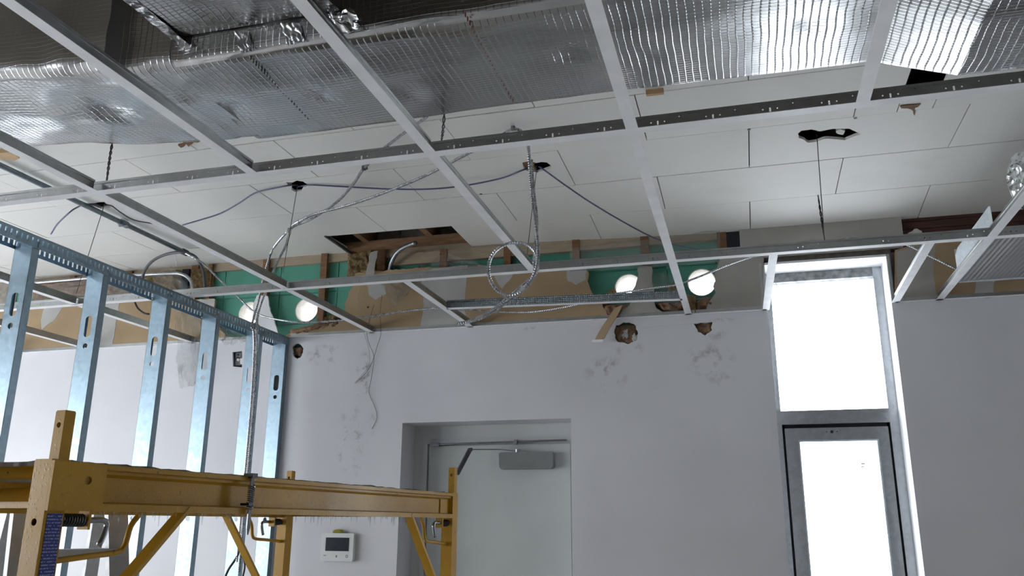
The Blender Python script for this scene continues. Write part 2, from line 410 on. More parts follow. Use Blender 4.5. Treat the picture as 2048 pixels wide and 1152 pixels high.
board('torn_board', [(1412, 660), (1415, 610), (1424, 596), (1432, 585), (1426, 573), (1433, 560), (1429, 547), (1438, 520), (1446, 500), (1528, 492), (1529, 660)], 'primed_board', 7, fixed=(8, 9, 10))
board('torn_board', [(1790, 500), (1900, 470), (2300, 450), (2300, 660), (1796, 660)], 'drywall_paper', 8, fixed=(0, 1, 2, 3, 4))
# joint compound on it, a thin proud coat
def coat(px, mat='joint_compound', seed=0, y0=YW):
    poly = [(a, max(H, b)) for a, b in PXZ(px, y0)]
    MB().plate(ragged(poly, .004, .02, seed), [], FXZ(y0), -.0015, .001).build('joint_coat', mat, wb)
coat([(840, 542), (935, 530), (930, 600), (932, 665), (840, 672), (848, 610)], seed=11)
coat([(733, 566), (752, 560), (770, 572), (772, 588), (752, 600), (738, 590)], seed=12)
coat([(985, 535), (1035, 532), (1020, 560), (1005, 578), (992, 560)], seed=13)
coat([(1132, 536), (1172, 534), (1172, 560), (1152, 570), (1135, 562)], seed=14)
coat([(90, 608), (130, 605), (110, 640), (95, 650), (84, 660), (82, 640)], seed=15)
coat([(205, 610), (240, 604), (230, 660), (225, 690), (195, 700), (205, 650)], seed=16)
coat([(375, 602), (430, 598), (428, 628), (400, 640), (380, 625)], seed=17)
coat([(1793, 503), (1872, 480), (1866, 540), (1878, 612), (1797, 618)], 'primed_board', 18)
coat([(1955, 555), (1990, 552), (1988, 608), (1948, 610)], seed=19)
for px in ((736, 615), (1011, 643), (90, 672), (1432, 525)):
    p = U(*px, 'y', YW); MB().plate(circ(p.x, p.z, .005, 8), [], FXZ(YW), -.0025, .001).build('screw_head', 'black_plastic', wb)
# pale board over the window and dark planks beside it
MB().plate(PXZ([(1478, 452), (1800, 420), (1806, 470), (1806, 495), (1482, 518)], YW), [], FXZ(YW - .004), 0, .016).build('head_board', 'primed_board', wb)
zt = [U(1870, 425, 'y', YW + .03).z + .03, U(1870, 440, 'y', YW + .03).z, U(1870, 455, 'y', YW + .03).z, U(1870, 478, 'y', YW + .03).z - .05]
for i in range(3):
    MB().box((.78, YW + .03 + .003 * i, zt[i + 1] + .002), (2.4, YB - .005, zt[i])).build('plank', 'dark_plank', wb)
MB().plate(ragged(PXZ([(1815, 466), (1830, 455), (1845, 459), (1852, 468), (1840, 475), (1820, 474)]), .01, .012, 21), [], FXZ(YW + .022), 0, .012).build('torn_scrap', 'gypsum_core', wb)
MB().box((U(1450, 480, 'y', YW).x, YW + .014, H), (U(1478, 480, 'y', YW).x, YB - .004, 3.13)).build('tar_strip', 'facing_paper', wb)
# reveals of the door
for a, b in (((DX0 - .012, YW + .012, 0), (DX0, 4.665, DZ + .012)), ((DX1, YW + .012, 0), (DX1 + .012, 4.665, DZ + .012)), ((DX0 - .012, YW + .012, DZ), (DX1 + .012, 4.665, DZ + .012))):
    MB().box(a, b).build('door_reveal', 'painted_drywall', wb)
for x0, x1 in ((WX0, WX1), (VX0, VX1)):
    for a, b in (((x0 - .012, YW + .0005, 0), (x0 + .0005, 4.68, WZ + .012)), ((x1 - .0005, YW + .0005, 0), (x1 + .012, 4.68, WZ + .012)), ((x0 - .012, YW + .0005, WZ), (x1 + .012, 4.68, WZ + .012))):
        MB().box(a, b).build('window_reveal', 'reveal_white', wb)

# ------------------------------------------------------------------ door
door = empty('door_1', ((DX0 + DX1) / 2, 4.64, 0), kind='structure')
def local(o, mb):                                # vertices given in world space, object hung on a parent at o.location
    L = o.location; mb.v = [(x - L.x, y - L.y, z - L.z) for x, y, z in mb.v]; return mb
FW = .05; fz = DZ - .095
mb = MB().box((DX0, 4.615, 0), (DX0 + .075, 4.665, DZ)).box((DX1 - .03, 4.615, 0), (DX1, 4.665, DZ)).box((DX0 + .075, 4.615, fz), (DX1 - .03, 4.665, DZ))
local(door, mb).build('door_frame', 'frame_paint', door)
mb = MB().box((DX0 + .060, 4.60, 0), (DX0 + .085, 4.616, fz + .012)).box((DX1 - .040, 4.60, 0), (DX1 - .02, 4.616, fz + .012)).box((DX0 + .085, 4.60, fz - .008), (DX1 - .04, 4.616, fz + .012))
local(door, mb).build('frame_stop', 'frame_paint', door)
mb = MB().box((DX0 + .075, 4.63, 0), (DX1 - .03, 4.66, fz)); local(door, mb).build('frame_rebate', 'frame_paint', door)
lx0, lx1 = DX0 + .092, DX1 - .045
mb = MB().box((lx0, 4.612, .01), (lx1, 4.652, fz - .02)); leaf = local(door, mb).build('door_leaf', 'door_paint', door)
cb0, cb1 = U(998, 905, 'y', 4.56), U(1106, 937, 'y', 4.56)
mb = MB(); x0, x1_, z0, z1_ = cb0.x, cb1.x, cb1.z, cb0.z
mb.prism([(x0 + .004, z0 + .012), (x0 + .012, z0), (x1_ - .012, z0), (x1_, z0 + .012), (x1_, z1_ - .006), (x1_ - .006, z1_), (x0 + .01, z1_), (x0, z1_ - .008)], FXZ(4.555), 0, .06)
cl = local(door, mb).build('door_closer', 'closer_grey', door)
mb = MB().box((x0 + .002, 4.5525, z0 + .022), (x1_ - .002, 4.556, z0 + .0255)); local(door, mb).build('cover_lip', 'closer_grey', cl)
pts = [U(1035, 902, 'y', 4.57), U(1000, 899, 'y', 4.56), U(938, 899, 'y', 4.50)]
mb = MB(); mb.bar(pts[0], pts[1], .012, .005); mb.bar(pts[1], pts[2], .012, .005); mb.tube([pts[0] + Vector((0, 0, -.012)), pts[0] + Vector((0, 0, .01))], .012, 10)
local(door, mb).build('closer_arm', 'chrome_pin', cl)
mb = MB(); mb.bar(U(940, 899, 'y', 4.50), U(914, 948, 'y', 4.44), .014, .022); mb.tube([U(941, 902, 'y', 4.5), U(941, 896, 'y', 4.5)], .012, 10)
local(door, mb).build('closer_forearm', 'grey_jacket', cl)
mb = MB().tube([U(868, 889, 'y', 4.59), U(1134, 880, 'y', 4.59)], .005, 8); local(door, mb).build('holder_rod', 'chrome_pin', door)
mb = MB().box(U(860, 893, 'y', 4.58), U(880, 886, 'y', 4.60)).box(U(1028, 889, 'y', 4.575), U(1036, 880, 'y', 4.6)); local(door, mb).build('holder_bracket', 'chrome_pin', door)

# ------------------------------------------------------------------ windows
def window(name, x0, x1):
    wn = empty(name, ((x0 + x1) / 2, 4.64, 0), kind='structure')
    P = lambda mb, n, mat: local(wn, mb).build(n, mat, wn)
    ya, yb = 4.60, 4.66; zm0, zm1 = EYE + .505, EYE + .575
    P(MB().box((x0, ya, 0), (x0 + .03, yb, WZ)), 'jamb', 'aluminium'); P(MB().box((x1 - .045, ya, 0), (x1, yb, WZ)), 'jamb', 'aluminium')
    P(MB().box((x0 + .03, ya, WZ - .05), (x1 - .045, yb, WZ)), 'head_rail', 'window_dirt')
    P(MB().box((x0 + .03, ya - .012, zm0), (x1 - .045, yb, zm1)), 'transom', 'aluminium')
    P(MB().box((x0 + .03, ya + .035, zm1), (x1 - .045, ya + .041, WZ - .05)), 'pane', 'window_glass')
    P(MB().box((x0 + .033, ya + .02, zm0 - .02), (x1 - .048, yb, zm0)).box((x0 + .03, ya + .02, 0), (x0 + .042, yb, zm0)).box((x1 - .057, ya + .02, 0), (x1 - .045, yb, zm0)), 'seal', 'black_gap')
    a, b, t = x0 + .042, x1 - .057, zm0 - .02
    P(MB().box((a, ya - .005, 0), (a + .062, yb, t)), 'stile', 'aluminium'); P(MB().box((b - .05, ya - .005, 0), (b, yb, t)), 'stile', 'aluminium')
    rail = P(MB().box((a + .062, ya - .005, t - .062), (b - .05, yb, t)), 'top_rail', 'aluminium')
    P(MB().prism(circ((a + b) / 2 - .02, t - .022, .008, 10), FXZ(ya - .009), 0, .004).prism(circ((a + b) / 2 - .045, t - .021, .003, 8), FXZ(ya - .009), 0, .004).prism(circ((a + b) / 2 + .005, t - .021, .003, 8), FXZ(ya - .009), 0, .004), 'rail_bolt', 'black_plastic')
    P(MB().box((a + .062, ya, .25), (a + .070, yb - .01, t - .062)).box((b - .058, ya, .25), (b - .05, yb - .01, t - .062)).box((a + .07, ya, t - .070), (b - .058, yb - .01, t - .062)), 'glazing_bead', 'duct_sheet')
    P(MB().box((a + .07, ya + .03, .25), (b - .058, ya + .036, t - .07)), 'pane', 'window_glass')
    P(MB().box((a + .062, ya - .005, 0), (b - .05, yb, .25)), 'bottom_rail', 'aluminium')
    return wn
w1 = window('window_1', WX0, WX1); window('window_2', VX0, VX1)
for i, (a, b) in enumerate(((1716, 1717.2), (1722, 1724.2), (1729, 1731.2), (1734, 1735))):  # red strips on the pane: painted reflection of an exit sign
    p, q = U(a, 926, 'y', 4.628), U(b, 940, 'y', 4.628)
    mb = MB().box((p.x, 4.627, q.z), (q.x, 4.629, p.z))
    if i == 1: mb.box((p.x, 4.627, p.z - .006), (p.x + .018, 4.629, p.z)).box((p.x, 4.627, p.z - .022), (p.x + .012, 4.629, p.z - .017))
    local(w1, mb).build('sign_reflection', 'red_print_and_reflection', w1)

# ------------------------------------------------------------------ old ceiling: boards one by one
ceil = MB().box((X0, YF, HC + .20), (X1, 4.8, HC + .25)).build('ceiling', 'old_deck', kind='structure')
def zc(x, y):
    t = max(0, min(1, (y - 3.7) / .75)); k = max(0, min(1, (x + 2.4) / 2.4))
    return HC + t * t * (.03 - .085 * k)
rowA = [-5.4, -4.6, -3.83, -3.05, -2.25, -1.495, -.717, .095, .925, 1.75, 2.6, 3.59]; rowB = [-5.0, -4.15, -3.39, -2.632, -1.876, -1.115, -.325, .5, 1.33, 2.2, 3.59]
rows = [(2.08, 2.485, rowB), (2.485, 2.89, rowA), (2.89, 3.295, sorted(rowB + [.66, .79])), (3.295, 3.70, rowA), (3.70, 4.095, rowB), (4.095, 4.47, rowA)]
CH = []                                         # broken holes in the boards
for px in ([(1596, 268), (1602, 262), (1622, 259), (1640, 263), (1665, 258), (1700, 258), (1712, 264), (1722, 269), (1708, 273), (1690, 281), (1675, 279), (1650, 278), (1632, 284), (1618, 286), (1606, 279), (1597, 276)],
           [(1045, 325), (1058, 322), (1072, 326), (1082, 324), (1094, 325), (1103, 332), (1100, 337), (1088, 341), (1076, 345), (1064, 344), (1052, 341), (1047, 334)],
           [(572, 364), (585, 365), (594, 361), (606, 363), (617, 371), (614, 376), (606, 378), (604, 383), (590, 384), (582, 379), (584, 372), (575, 369)],
           [(176, 409), (190, 405), (208, 404), (213, 408), (225, 411), (218, 416), (202, 418), (191, 414)]):
    CH.append([(U(a, b, 'z', HC).x, U(a, b, 'z', HC).y) for a, b in px])
cx = lambda h: sum(p[0] for p in h) / len(h); cy = lambda h: sum(p[1] for p in h) / len(h)
for ya, yb, xs in rows:
    for xa, xb in zip(xs, xs[1:]):
        if ya > 4.05 and abs(xa + 2.25) < .01 or False: continue          # the boards that were taken out
        g = .0022; ya0 = ya
        if xa == .66: ya = 3.17
        hs = [[(min(max(a, xa + .01), xb - .01), min(max(b, ya + .012), yb - .012)) for a, b in h] for h in CH if xa < cx(h) < xb and ya - .01 < cy(h) < yb]
        xe = xb - g
        dz = R.uniform(-.0012, .0012)
        n = max(2, int((xe - xa) / .2)); out = [(xa + g + (xe - xa - g) * i / n, ya + g) for i in range(n + 1)] + [(xe, ya + (yb - ya) * .5)] + [(xe + (xa + g - xe) * i / n, yb - g) for i in range(n + 1)] + [(xa + g, ya + (yb - ya) * .5)]
        hs = [ragged(h, .002, .01, 5) for h in hs]
        MB().plate(out, hs, lambda a, b, w_: (a, b, zc(a, b) + w_ + dz), 0, .012).build('ceiling_board', 'ceiling_board', ceil); ya = ya0
MB().box((X0, YF, HC + .002), (X1, 2.078, HC + .014)).box((X0, 2.08, HC + .002), (-5.42, 4.47, HC + .014)).build('ceiling_field', 'old_deck', ceil)
for x in [-2.13, -1.72] + [-5 + .61 * i for i in range(5)] + [-1.2 + .61 * i for i in range(8)]:
    MB().box((x - .02, 1.9, HC + .05), (x + .02, 4.5, HC + .19)).build('joist', 'joist_wood', ceil)
MB().box((-2.28, 4.36, HC + .012), (-1.4, 4.42, HC + .055)).build('joist', 'joist_wood', ceil)
MB().box((-2.258, 4.08, HC - .002), (-2.246, 4.44, HC + .014)).build('metal_edge', 'angle_dark', ceil)
# rough pieces left on the boards
def chunk(name, mat, px, z, h, label, cat, seed, amp=.008):
    poly = [(U(a, b, 'z', z).x, U(a, b, 'z', z).y) for a, b in px]
    return MB().plate(ragged(poly, amp, .015, seed), [], FXY(z), 0, h).build(name, mat, None, label=label, category_=None) if False else tag(MB().plate(ragged(poly, amp, .015, seed), [], FXY(z), 0, h).build(name, mat), label, cat)
chunk('wood_block', 'pale_wood', [(-30, 310), (0, 306), (22, 304), (39, 317), (28, 322), (0, 318), (-30, 321)], HC - .045, .05, 'sawn pale wood block nailed to the ceiling boards beside the dark conduit', 'wood block', 1, .001)
chunk('wood_block', 'pale_wood', [(1292, 189), (1327, 185), (1328, 189), (1293, 193)], HC - .02, .03, 'small thin pale wood block at the edge of the foil duct', 'wood block', 2, .001)
chunk('torn_fibreboard', 'furring_wood', [(352, 268), (385, 266), (398, 285), (385, 288), (378, 294), (372, 288), (362, 296), (356, 291), (366, 284)], HC - .008, .012, 'ragged torn brown fibreboard patch on the ceiling beside the duct', 'debris', 3, .01)
chunk('torn_fibreboard', 'furring_wood', [(1800, 213), (1818, 210), (1842, 208), (1836, 214), (1830, 216), (1829, 232), (1826, 222), (1815, 217), (1803, 217)], HC - .005, .009, 'thin rust brown torn scar on the ceiling boards behind the main runner', 'debris', 4, .004)
chunk('torn_fibreboard', 'gypsum_core', [(1672, 262), (1682, 259), (1690, 262), (1686, 270), (1676, 268)], HC + .004, .02, 'small pale plaster lump caught in the large broken ceiling hole', 'debris', 5, .006)
chunk('torn_fibreboard', 'furring_wood', [(1044, 326), (1056, 322), (1070, 328), (1068, 340), (1056, 340)], HC + .004, .012, 'brown fibre tuft in the broken ceiling hole above the hanging cable loop', 'debris', 6, .008)

# ------------------------------------------------------------------ partition of steel studs
part = empty('stud_partition', (XP - .046, 3.2, 0), label='galvanised steel stud partition under a slotted top track, meeting the white wall', cat='partition')
XQ = XP - .092; TZ0, TZ1 = EYE + 1.027, EYE + 1.078
trk = local(part, MB().box((XQ, 1.2, TZ1 - .0015), (XP, YW, TZ1))).build('top_track', 'galvanised', part)
slots = [rect(y, TZ1 - .036, y + .009, TZ1 - .012) for y in [1.25 + .0254 * i for i in range(124)]]
for xw, nm, tm_ in ((XP - .0015, 'track_leg', 'galvanised'), (XQ, 'track_leg', 'galvanised')):
    sc = [circ(y, TZ0 + .008, .004, 6) for y in (2.48 + .02, 2.87 + .02, 3.29, 3.68, 4.1)]
    mb = MB().plate(rect(1.2, TZ0, YW, TZ1), [q for q in slots if q[1][0] < 4.4] + sc, FYZ(xw), 0, .0015)
    local(part, mb).build(nm, tm_, trk)
for ys in (1.66, 2.07, 2.48, 2.865, 3.29, 3.685, 4.10, 4.385):
    zt_ = TZ0 + .03
    st = local(part, MB().plate(rect(XQ + .003, .02, XP - .003, zt_),
        [[(XP - .046 + .017 * math.cos(t), zk + .03 * (1 if math.sin(t) > 0 else -1) + .017 * math.sin(t)) for t in [2 * math.pi * (i + .5) / 14 for i in range(14)]] for zk in (.5, 1.1, 1.7, EYE + .80)] +
        [circ(XP - .046, zk - .085, .012, 12) for zk in (1.1, 1.7, EYE + .80)], FXZ(ys), 0, .0012)).build('stud', 'galvanised', part)
    for xs, ln in ((XP - .003, -1), (XQ + .003, 1)):
        mb = MB().box((xs, ys, .02), (xs + .0012 * ln, ys + .034, zt_)).box((xs, ys + .0335, .02), (xs + .008 * ln, ys + .0345, zt_))
        local(part, mb).build('stud_flange', 'galvanised', st)
local(part, MB().box((XQ, 1.2, 0), (XP, YW, .0015)).box((XQ, 1.2, 0), (XQ + .0015, YW, .035)).box((XP - .0015, 1.2, 0), (XP, YW, .035))).build('floor_track', 'galvanised', part)

# ------------------------------------------------------------------ ceiling grid
def tee(name, a, b, label, cat, slots=False, group=None, webmat='tee_web', h=.037, fl=.0175, zoff=0):
    """an inverted T from a to b: white flange below, bare web and bulb above"""
    a, b = Vector(a), Vector(b); d = b - a; L = d.length; d.normalize(); sd = Vector((d.y, -d.x, 0))
    o = empty(name, a, 0, label=label, cat=cat, group=group)
    fr = lambda u, v, w_: tuple(d * u + Vector((0, 0, v)) + sd * w_)
    MB().prism([(-fl, 0), (fl, 0), (fl, .0012), (-fl, .0012)], lambda p, q, w_: tuple(sd * p + Vector((0, 0, q)) + d * w_), 0, L).build('flange', 'tee_white', o)
    hs = []
    if slots:
        k = .08
        while k < L - .03:
            hs += [rect(k - .0024, .011, k + .0024, .023), circ(k - .019, .019, .0024, 6), circ(k + .019, .019, .0024, 6), circ(k + .06, .029, .002, 6)]; k += .1525
    MB().plate(rect(0, .0012, L, h), hs, fr, -.0006, .0006).build('web', webmat, o)
    MB().prism([(-.0035, h - .004), (.0035, h - .004), (.0035, h + .004), (-.0035, h + .004)], lambda p, q, w_: tuple(sd * p + Vector((0, 0, q)) + d * w_), 0, L).build('bulb', webmat, o)
    return o
Y0 = Y1 - 1.22
tee('main_runner', (-5.6, Y1, H), (3.2, Y1, H), 'long white main runner hung under the foil duct', 'ceiling grid', True)
tee('main_runner', (-5.6, Y2 - .015, H), (3.2, Y2 + .005, H), 'long main runner crossing in front of the torn teal wall and the window head', 'ceiling grid', True)
tee('main_runner', (-5.6, Y0, H), (3.2, Y0, H), 'main runner nearest the room centre, ahead of the foil duct', 'ceiling grid', True)
TX = lambda k: XE + S * k
def ct(x0, y0, x1, y1, label, **k): return tee('cross_tee', (x0, y0, H), (x1, y1, H), label, 'ceiling grid', **k)
e = .0172
ct(TX(0), Y0 + e, TX(0), Y1 - e, 'white cross tee ahead of the duct, in line with the partition cables')
ct(TX(1), Y0 + e, TX(1), Y1 - e, 'white cross tee under the duct that stops at the runner above the left broken hole')
ct(TX(2), Y0 + e, TX(2), Y1 - e, 'white cross tee under the duct between the crumpled foil and the clipped cable')
ct(TX(3), Y0 + e, TX(3), Y1 - e, 'white cross tee under the duct beside the bright ribbed foil')
ct(TX(4), Y0 + e, TX(4), Y1 - e, 'white cross tee hanging under the window-bright bend of the duct')
ct(TX(0), Y1 + e, TX(0), Y2 - e, 'long cross tee between the two runners beside the dark conduit')
ct(TX(2), Y1 + e, TX(2), Y2 - e, 'white cross tee between the two runners passing behind the hanging cable loop')
ct(TX(3), Y1 + e, TX(3), Y2 - e, 'white cross tee between the two runners with scuff marks near the wall')
ct(TX(5), Y1 + e, TX(5), Y2 - e, 'cross tee between the two runners beside the flexible duct end')
ct(TX(-2), Y1 + e, TX(-2), Y2 - e, 'cross tee between the two runners seen past the steel studs')
ct(TX(0), Y2 + e, TX(0), YW, 'cross tee from runner to wall above the hanging thin wires')
ct(TX(1), Y2 + e, TX(1), YW, 'cross tee from runner to wall where the bent cable tail ends')
ct(TX(3), Y2 + e, TX(3), YW, 'cross tee from runner to wall between the two bright broken holes')
ct(TX(5), Y2 + e, TX(5), YW, 'cross tee from runner to wall along the sheet metal box')
ct(TX(-2), Y2 + e, TX(-2), YW, 'cross tee from runner to wall behind the third and fourth stud')
ct(TX(-3.3), Y2 + e, TX(-3.3), YW, 'cross tee from runner to wall behind the second stud')
ct(TX(-4.3), Y2 + e, TX(-4.3), YW, 'cross tee from runner to wall behind the leftmost stud')
ct(.158, Y2 + e, .142, YW - .002, 'short white cross tee at the window side next to the pale primed drywall')
ct(.752, Y2 + e, .765, YW, 'short white cross tee at the window side next to the metal box')
tee('stiffener_tee', (TX(1) + .008, 3.985, H), (TX(3) - .008, 4.095, H), 'dark dimpled steel tee spanning two cross tees in front of the tan drywall', 'ceiling grid', webmat='knurled_steel', h=.042)
def wall_angle(x0, x1, label):
    o = empty('wall_angle', (x0, YW, H), label=label, cat='wall angle')
    MB().box((0, -.0225, 0), (x1 - x0, 0, .0012)).build('ledge', 'tee_white', o)
    MB().box((0, -.0026, .0012), (x1 - x0, 0, .024)).build('upright', 'tee_web', o)
wall_angle(-5.1, XQ - .005, 'steel wall angle along the top of the white wall behind the studs')
wall_angle(XP + .005, WX0 - .006, 'long steel wall angle along the wall top between partition and window')
wall_angle(WX1 + .015, 3.2, 'steel wall angle along the grey wall top beside the metal box')
for x, lb in ((WX0 - .016, 'upright steel edge strip on the primed drywall side of the window'), (WX1 + .014, 'upright steel edge strip between window reveal and tan drywall')):
    tag(MB().box((x - .012, YW - .004, H + .002), (x + .002, YW + .001, WZ + .01)).build('edge_strip', 'tee_web'), lb, 'edge strip')
tag(MB().plate(PXZ([(1284, 648), (1438, 637), (1437, 643), (1284, 655)]), [], FXZ(YW - .003), 0, .003).build('trim_strip', 'painted_drywall'), 'thin white trim strip fixed on the wall below the torn openings', 'trim strip')

# ------------------------------------------------------------------ insulated ducts
def foilbox(name, x0, x1, sec, dims, seed, mat='scrim_foil', step=.02, dimples=(), sag=.006, parent=None, ends=(0, 0), amp=.005):
    """soft foil wrap: rounded section swept along x; sec(x) -> (y0, y1, z0, z1)"""
    n = max(2, int((x1 - x0) / step)); v = []; f = []
    per = []
    q = 14
    for i in range(q): per.append((0, i / q))
    for i in range(int(q * 1.8)): per.append((1, i / (q * 1.8)))
    for i in range(q): per.append((2, i / q))
    for i in range(6): per.append((3, i / 6))
    m_ = len(per)
    for i in range(n + 1):
        x = x0 + (x1 - x0) * i / n; y0, y1, z0, z1 = sec(x); r = .03
        for side, t in per:
            if side == 0: y, z = y0, z1 + (z0 - z1) * t
            elif side == 1: y, z = y0 + (y1 - y0) * t, z0
            elif side == 2: y, z = y1, z0 + (z1 - z0) * t
            else: y, z = y1 + (y0 - y1) * t, z1
            # round the lower corners
            for cyy, sg in ((y0, 1), (y1, -1)):
                dy, dz = (y - cyy) * sg, z - z0
                if dy < r and dz < r:
                    vv = Vector((dy - r, dz - r)); l = vv.length
                    if l > 1e-6: vv *= r / l
                    y, z = cyy + sg * (r + vv.x), z0 + r + vv.y
            p = Vector((x, y, z)); am = amp * (1 - .65 * max(0, min(1, (x + .5) / .4))); nz = mnoise.noise(Vector((x * 3.1 + seed, y * 6, z * 6))) * am * 1.6 + mnoise.noise(Vector((x * 11 + seed, y * 15, z * 15))) * am * .6
            if side == 1:
                belly = -sag * math.sin(math.pi * t); z += belly + nz
                for dx_, dy_, dr, dd in dimples:
                    rr = math.hypot(x - dx_, (y - dy_)); a = math.atan2(y - dy_, x - dx_)
                    if rr < dr: z += dd * (1 - rr / dr) ** 1.5 * (1 + .35 * math.sin(a * 9) * rr / dr * 2)
            elif side == 0: y += nz
            v.append((x, y, z))
    for i in range(n):
        for k in range(m_):
            k2 = (k + 1) % m_; f.append((i * m_ + k, i * m_ + k2, (i + 1) * m_ + k2, (i + 1) * m_ + k))
    f.append(tuple(range(m_ - 1, -1, -1))); f.append(tuple(n * m_ + k for k in range(m_)))
    return MB().add(v, f).build(name, mat, parent, smooth='sharp')
DY0, DY1 = 1.825, 2.335
duct = empty('insulated_duct', (-1, 2.08, ZD), label='long foil faced insulated duct run hugging the ceiling boards', cat='duct')
dm = lambda px, py, r_, d: (U(px, py, 'z', ZD).x, U(px, py, 'z', ZD).y, r_, d)
DIM = [dm(455, 225, .11, .018), dm(225, 215, .12, .016), dm(640, 188, .05, .012), dm(1140, 108, .06, .014), dm(820, 185, .07, .01), dm(1290, 110, .06, .008), dm(1620, 45, .09, .008)]
def sec_main(x):
    t = max(0, min(1, (x - .40) / .1)); lf = 1 if x < -1.62 else 0
    return (DY0 - .035 * max(0, min(1, (-1.5 - x) / .6)), DY1 - .07 * max(0, min(1, (-1.55 - x) / .7)) + .02 * math.sin(x * 3.1) * .4, ZD - .004 * lf, HC - .002)
def sub(o, root): o.parent = root; o.matrix_parent_inverse = Matrix.Translation(-root.location); return o
sub(foilbox('duct_wrap', -1.57, .425, sec_main, None, 3, dimples=DIM), duct)
def sec_left(x):
    y0, y1, z0, z1 = sec_main(x); k = (-1.6 - x); return (1.748, y1 - .03, ZD - .008 + .045 * max(0, k - .12), z1)
sub(foilbox('duct_wrap', -4.6, -1.72, sec_left, None, 9, dimples=DIM, sag=.012, amp=.008), duct)
def sec_band(x):
    y0, y1, z0, z1 = sec_main(x); return (y0 - .006, y1 - .02, z0 + .003, z1)
sub(foilbox('joint_band', -1.74, -1.55, sec_band, None, 5, sag=.004), duct)
# the tilted elbow at the window end and the wider run beyond it
def sec_elbow(x):
    t = (x - .41) / .225; return (DY0 + .01 * t, DY1 + .004 + .02 * t, ZD - .002 - .068 * t, HC - .004)
sub(foilbox('elbow_wrap', .415, .635, sec_elbow, None, 17, sag=.006, amp=.006), duct)
def sec_right(x): return (DY0 + .01, DY1 + .024, ZD - .07, HC - .004)
sub(foilbox('duct_wrap', .633, 3.3, sec_right, None, 23), duct)
# foil tape along the lower front edge
tp = MB(); v = []; f = []; n = 150
for i in range(n + 1):
    x = -1.54 + 1.95 * i / n; y0, _, z0, _ = sec_main(x); j = .003 * mnoise.noise(Vector((x * 20, 0, 0)))
    for a in range(5):
        t = math.pi / 2 * (.28 + .4 * a / 4); rr = .0312 + j * .4
        v.append((x, y0 + .03 - rr * math.cos(t) , z0 + .03 - rr * math.sin(t) ))
for i in range(n):
    for a in range(4): f.append((i * 5 + a, i * 5 + a + 1, i * 5 + a + 6, i * 5 + a + 5))
sub(tp.add(v, f).build('edge_tape', 'flap_foil', None, smooth=True), duct)
# red dashed print across the wrap
for x_px, y_px, x2, y2, nm in ((930, 35, 1030, 215, 'red_print_and_reflection'), (500, 122, 620, 245, 'black_plastic'), (120, 235, 195, 275, 'black_plastic')):
    mb = MB(); k = 22
    for i in range(k):
        p = U(x_px + (x2 - x_px) * i / k, y_px + (y2 - y_px) * i / k, 'z', ZD - .012); L = R.uniform(.003, .007)
        mb.box((p.x - .0011, p.y, ZD - .0075), (p.x + .0011, p.y + L, ZD + .004))
    sub(tag(mb.build('printed_marks', nm), kind='stuff'), duct)
box = empty('branch_duct_box', (-1.2, 1.5, EYE + 1.357), label='foil wrapped branch box butting against the side of the long duct', cat='duct')
bx0, bx1 = U(350, 85, 'z', EYE + 1.357).x, U(690, 40, 'z', EYE + 1.357).x
sub(foilbox('box_wrap', bx0, bx1, lambda x: (.85, DY0 + .002, EYE + 1.36, HC - .003), None, 31, dimples=[(U(450, 28, 'z', EYE + 1.357).x, U(450, 28, 'z', EYE + 1.357).y, .13, .02)], sag=.012, amp=.007), box)
mb = MB(); v = []; f = []; n = 60
for i in range(n + 1):
    y = .9 + (DY0 - .9) * i / n
    for k in range(4):
        v.append((bx0 - .012 + .016 * k + .004 * mnoise.noise(Vector((y * 25, k, 3))), y, EYE + 1.357 + (.012, -.004, -.004, -.002)[k] + .004 * mnoise.noise(Vector((y * 30, k * 2, 7)))))
for i in range(n):
    for k in range(3): f.append((i * 4 + k, i * 4 + k + 1, i * 4 + k + 5, i * 4 + k + 4))
sub(mb.add(v, f).build('edge_tape', 'crumpled_foil', None, smooth=True), box)
def crumple(name, c, sx, sy, sz, mat, seed, parent=None, n=(18, 12), amp=.35, **k):
    v = []; f = []; a_, b_ = n
    for i in range(b_ + 1):
        th = math.pi * i / b_
        for j in range(a_):
            ph = 2 * math.pi * j / a_; d = Vector((math.sin(th) * math.cos(ph), math.sin(th) * math.sin(ph), math.cos(th)))
            r_ = 1 + amp * mnoise.noise(d * 2.2 + Vector((seed, 0, 0))) + amp * .7 * mnoise.noise(d * 6 + Vector((0, seed, 0)))
            v.append((c[0] + d.x * sx * r_, c[1] + d.y * sy * r_, c[2] + d.z * sz * r_))
    for i in range(b_):
        for j in range(a_): f.append((i * a_ + j, i * a_ + (j + 1) % a_, (i + 1) * a_ + (j + 1) % a_, (i + 1) * a_ + j))
    return MB().add(v, f).build(name, mat, parent, **k)
def flap(quad, seed, amp, n=(30, 22)):
    C = [U(a, b, 'y', y) for a, b, y in quad]; v = []; f = []; nx, ny = n
    for j in range(ny + 1):
        for i in range(nx + 1):
            u_, t = i / nx, j / ny; p = C[0].lerp(C[1], u_).lerp(C[3].lerp(C[2], u_), t); q = Vector((u_ * 3 + seed, t * 2.2, seed))
            v.append(tuple(p + Vector((amp * .5 * mnoise.noise(q * 1.3 + Vector((7, 0, 0))), -abs(amp * (1.3 * mnoise.noise(q) + .8 * mnoise.noise(q * 2.3))) - .004, amp * .6 * mnoise.noise(q + Vector((0, 4, 0)))))))
    for j in range(ny):
        for i in range(nx): f.append((j * (nx + 1) + i, j * (nx + 1) + i + 1, (j + 1) * (nx + 1) + i + 1, (j + 1) * (nx + 1) + i))
    return MB().add(v, f).build('crumpled_flap', 'flap_foil', None, smooth=True)
sub(flap([(628, 34, DY0 - .01), (712, 22, DY0 - .01), (728, 66, DY0), (640, 74, DY0)], 2, .022), box)
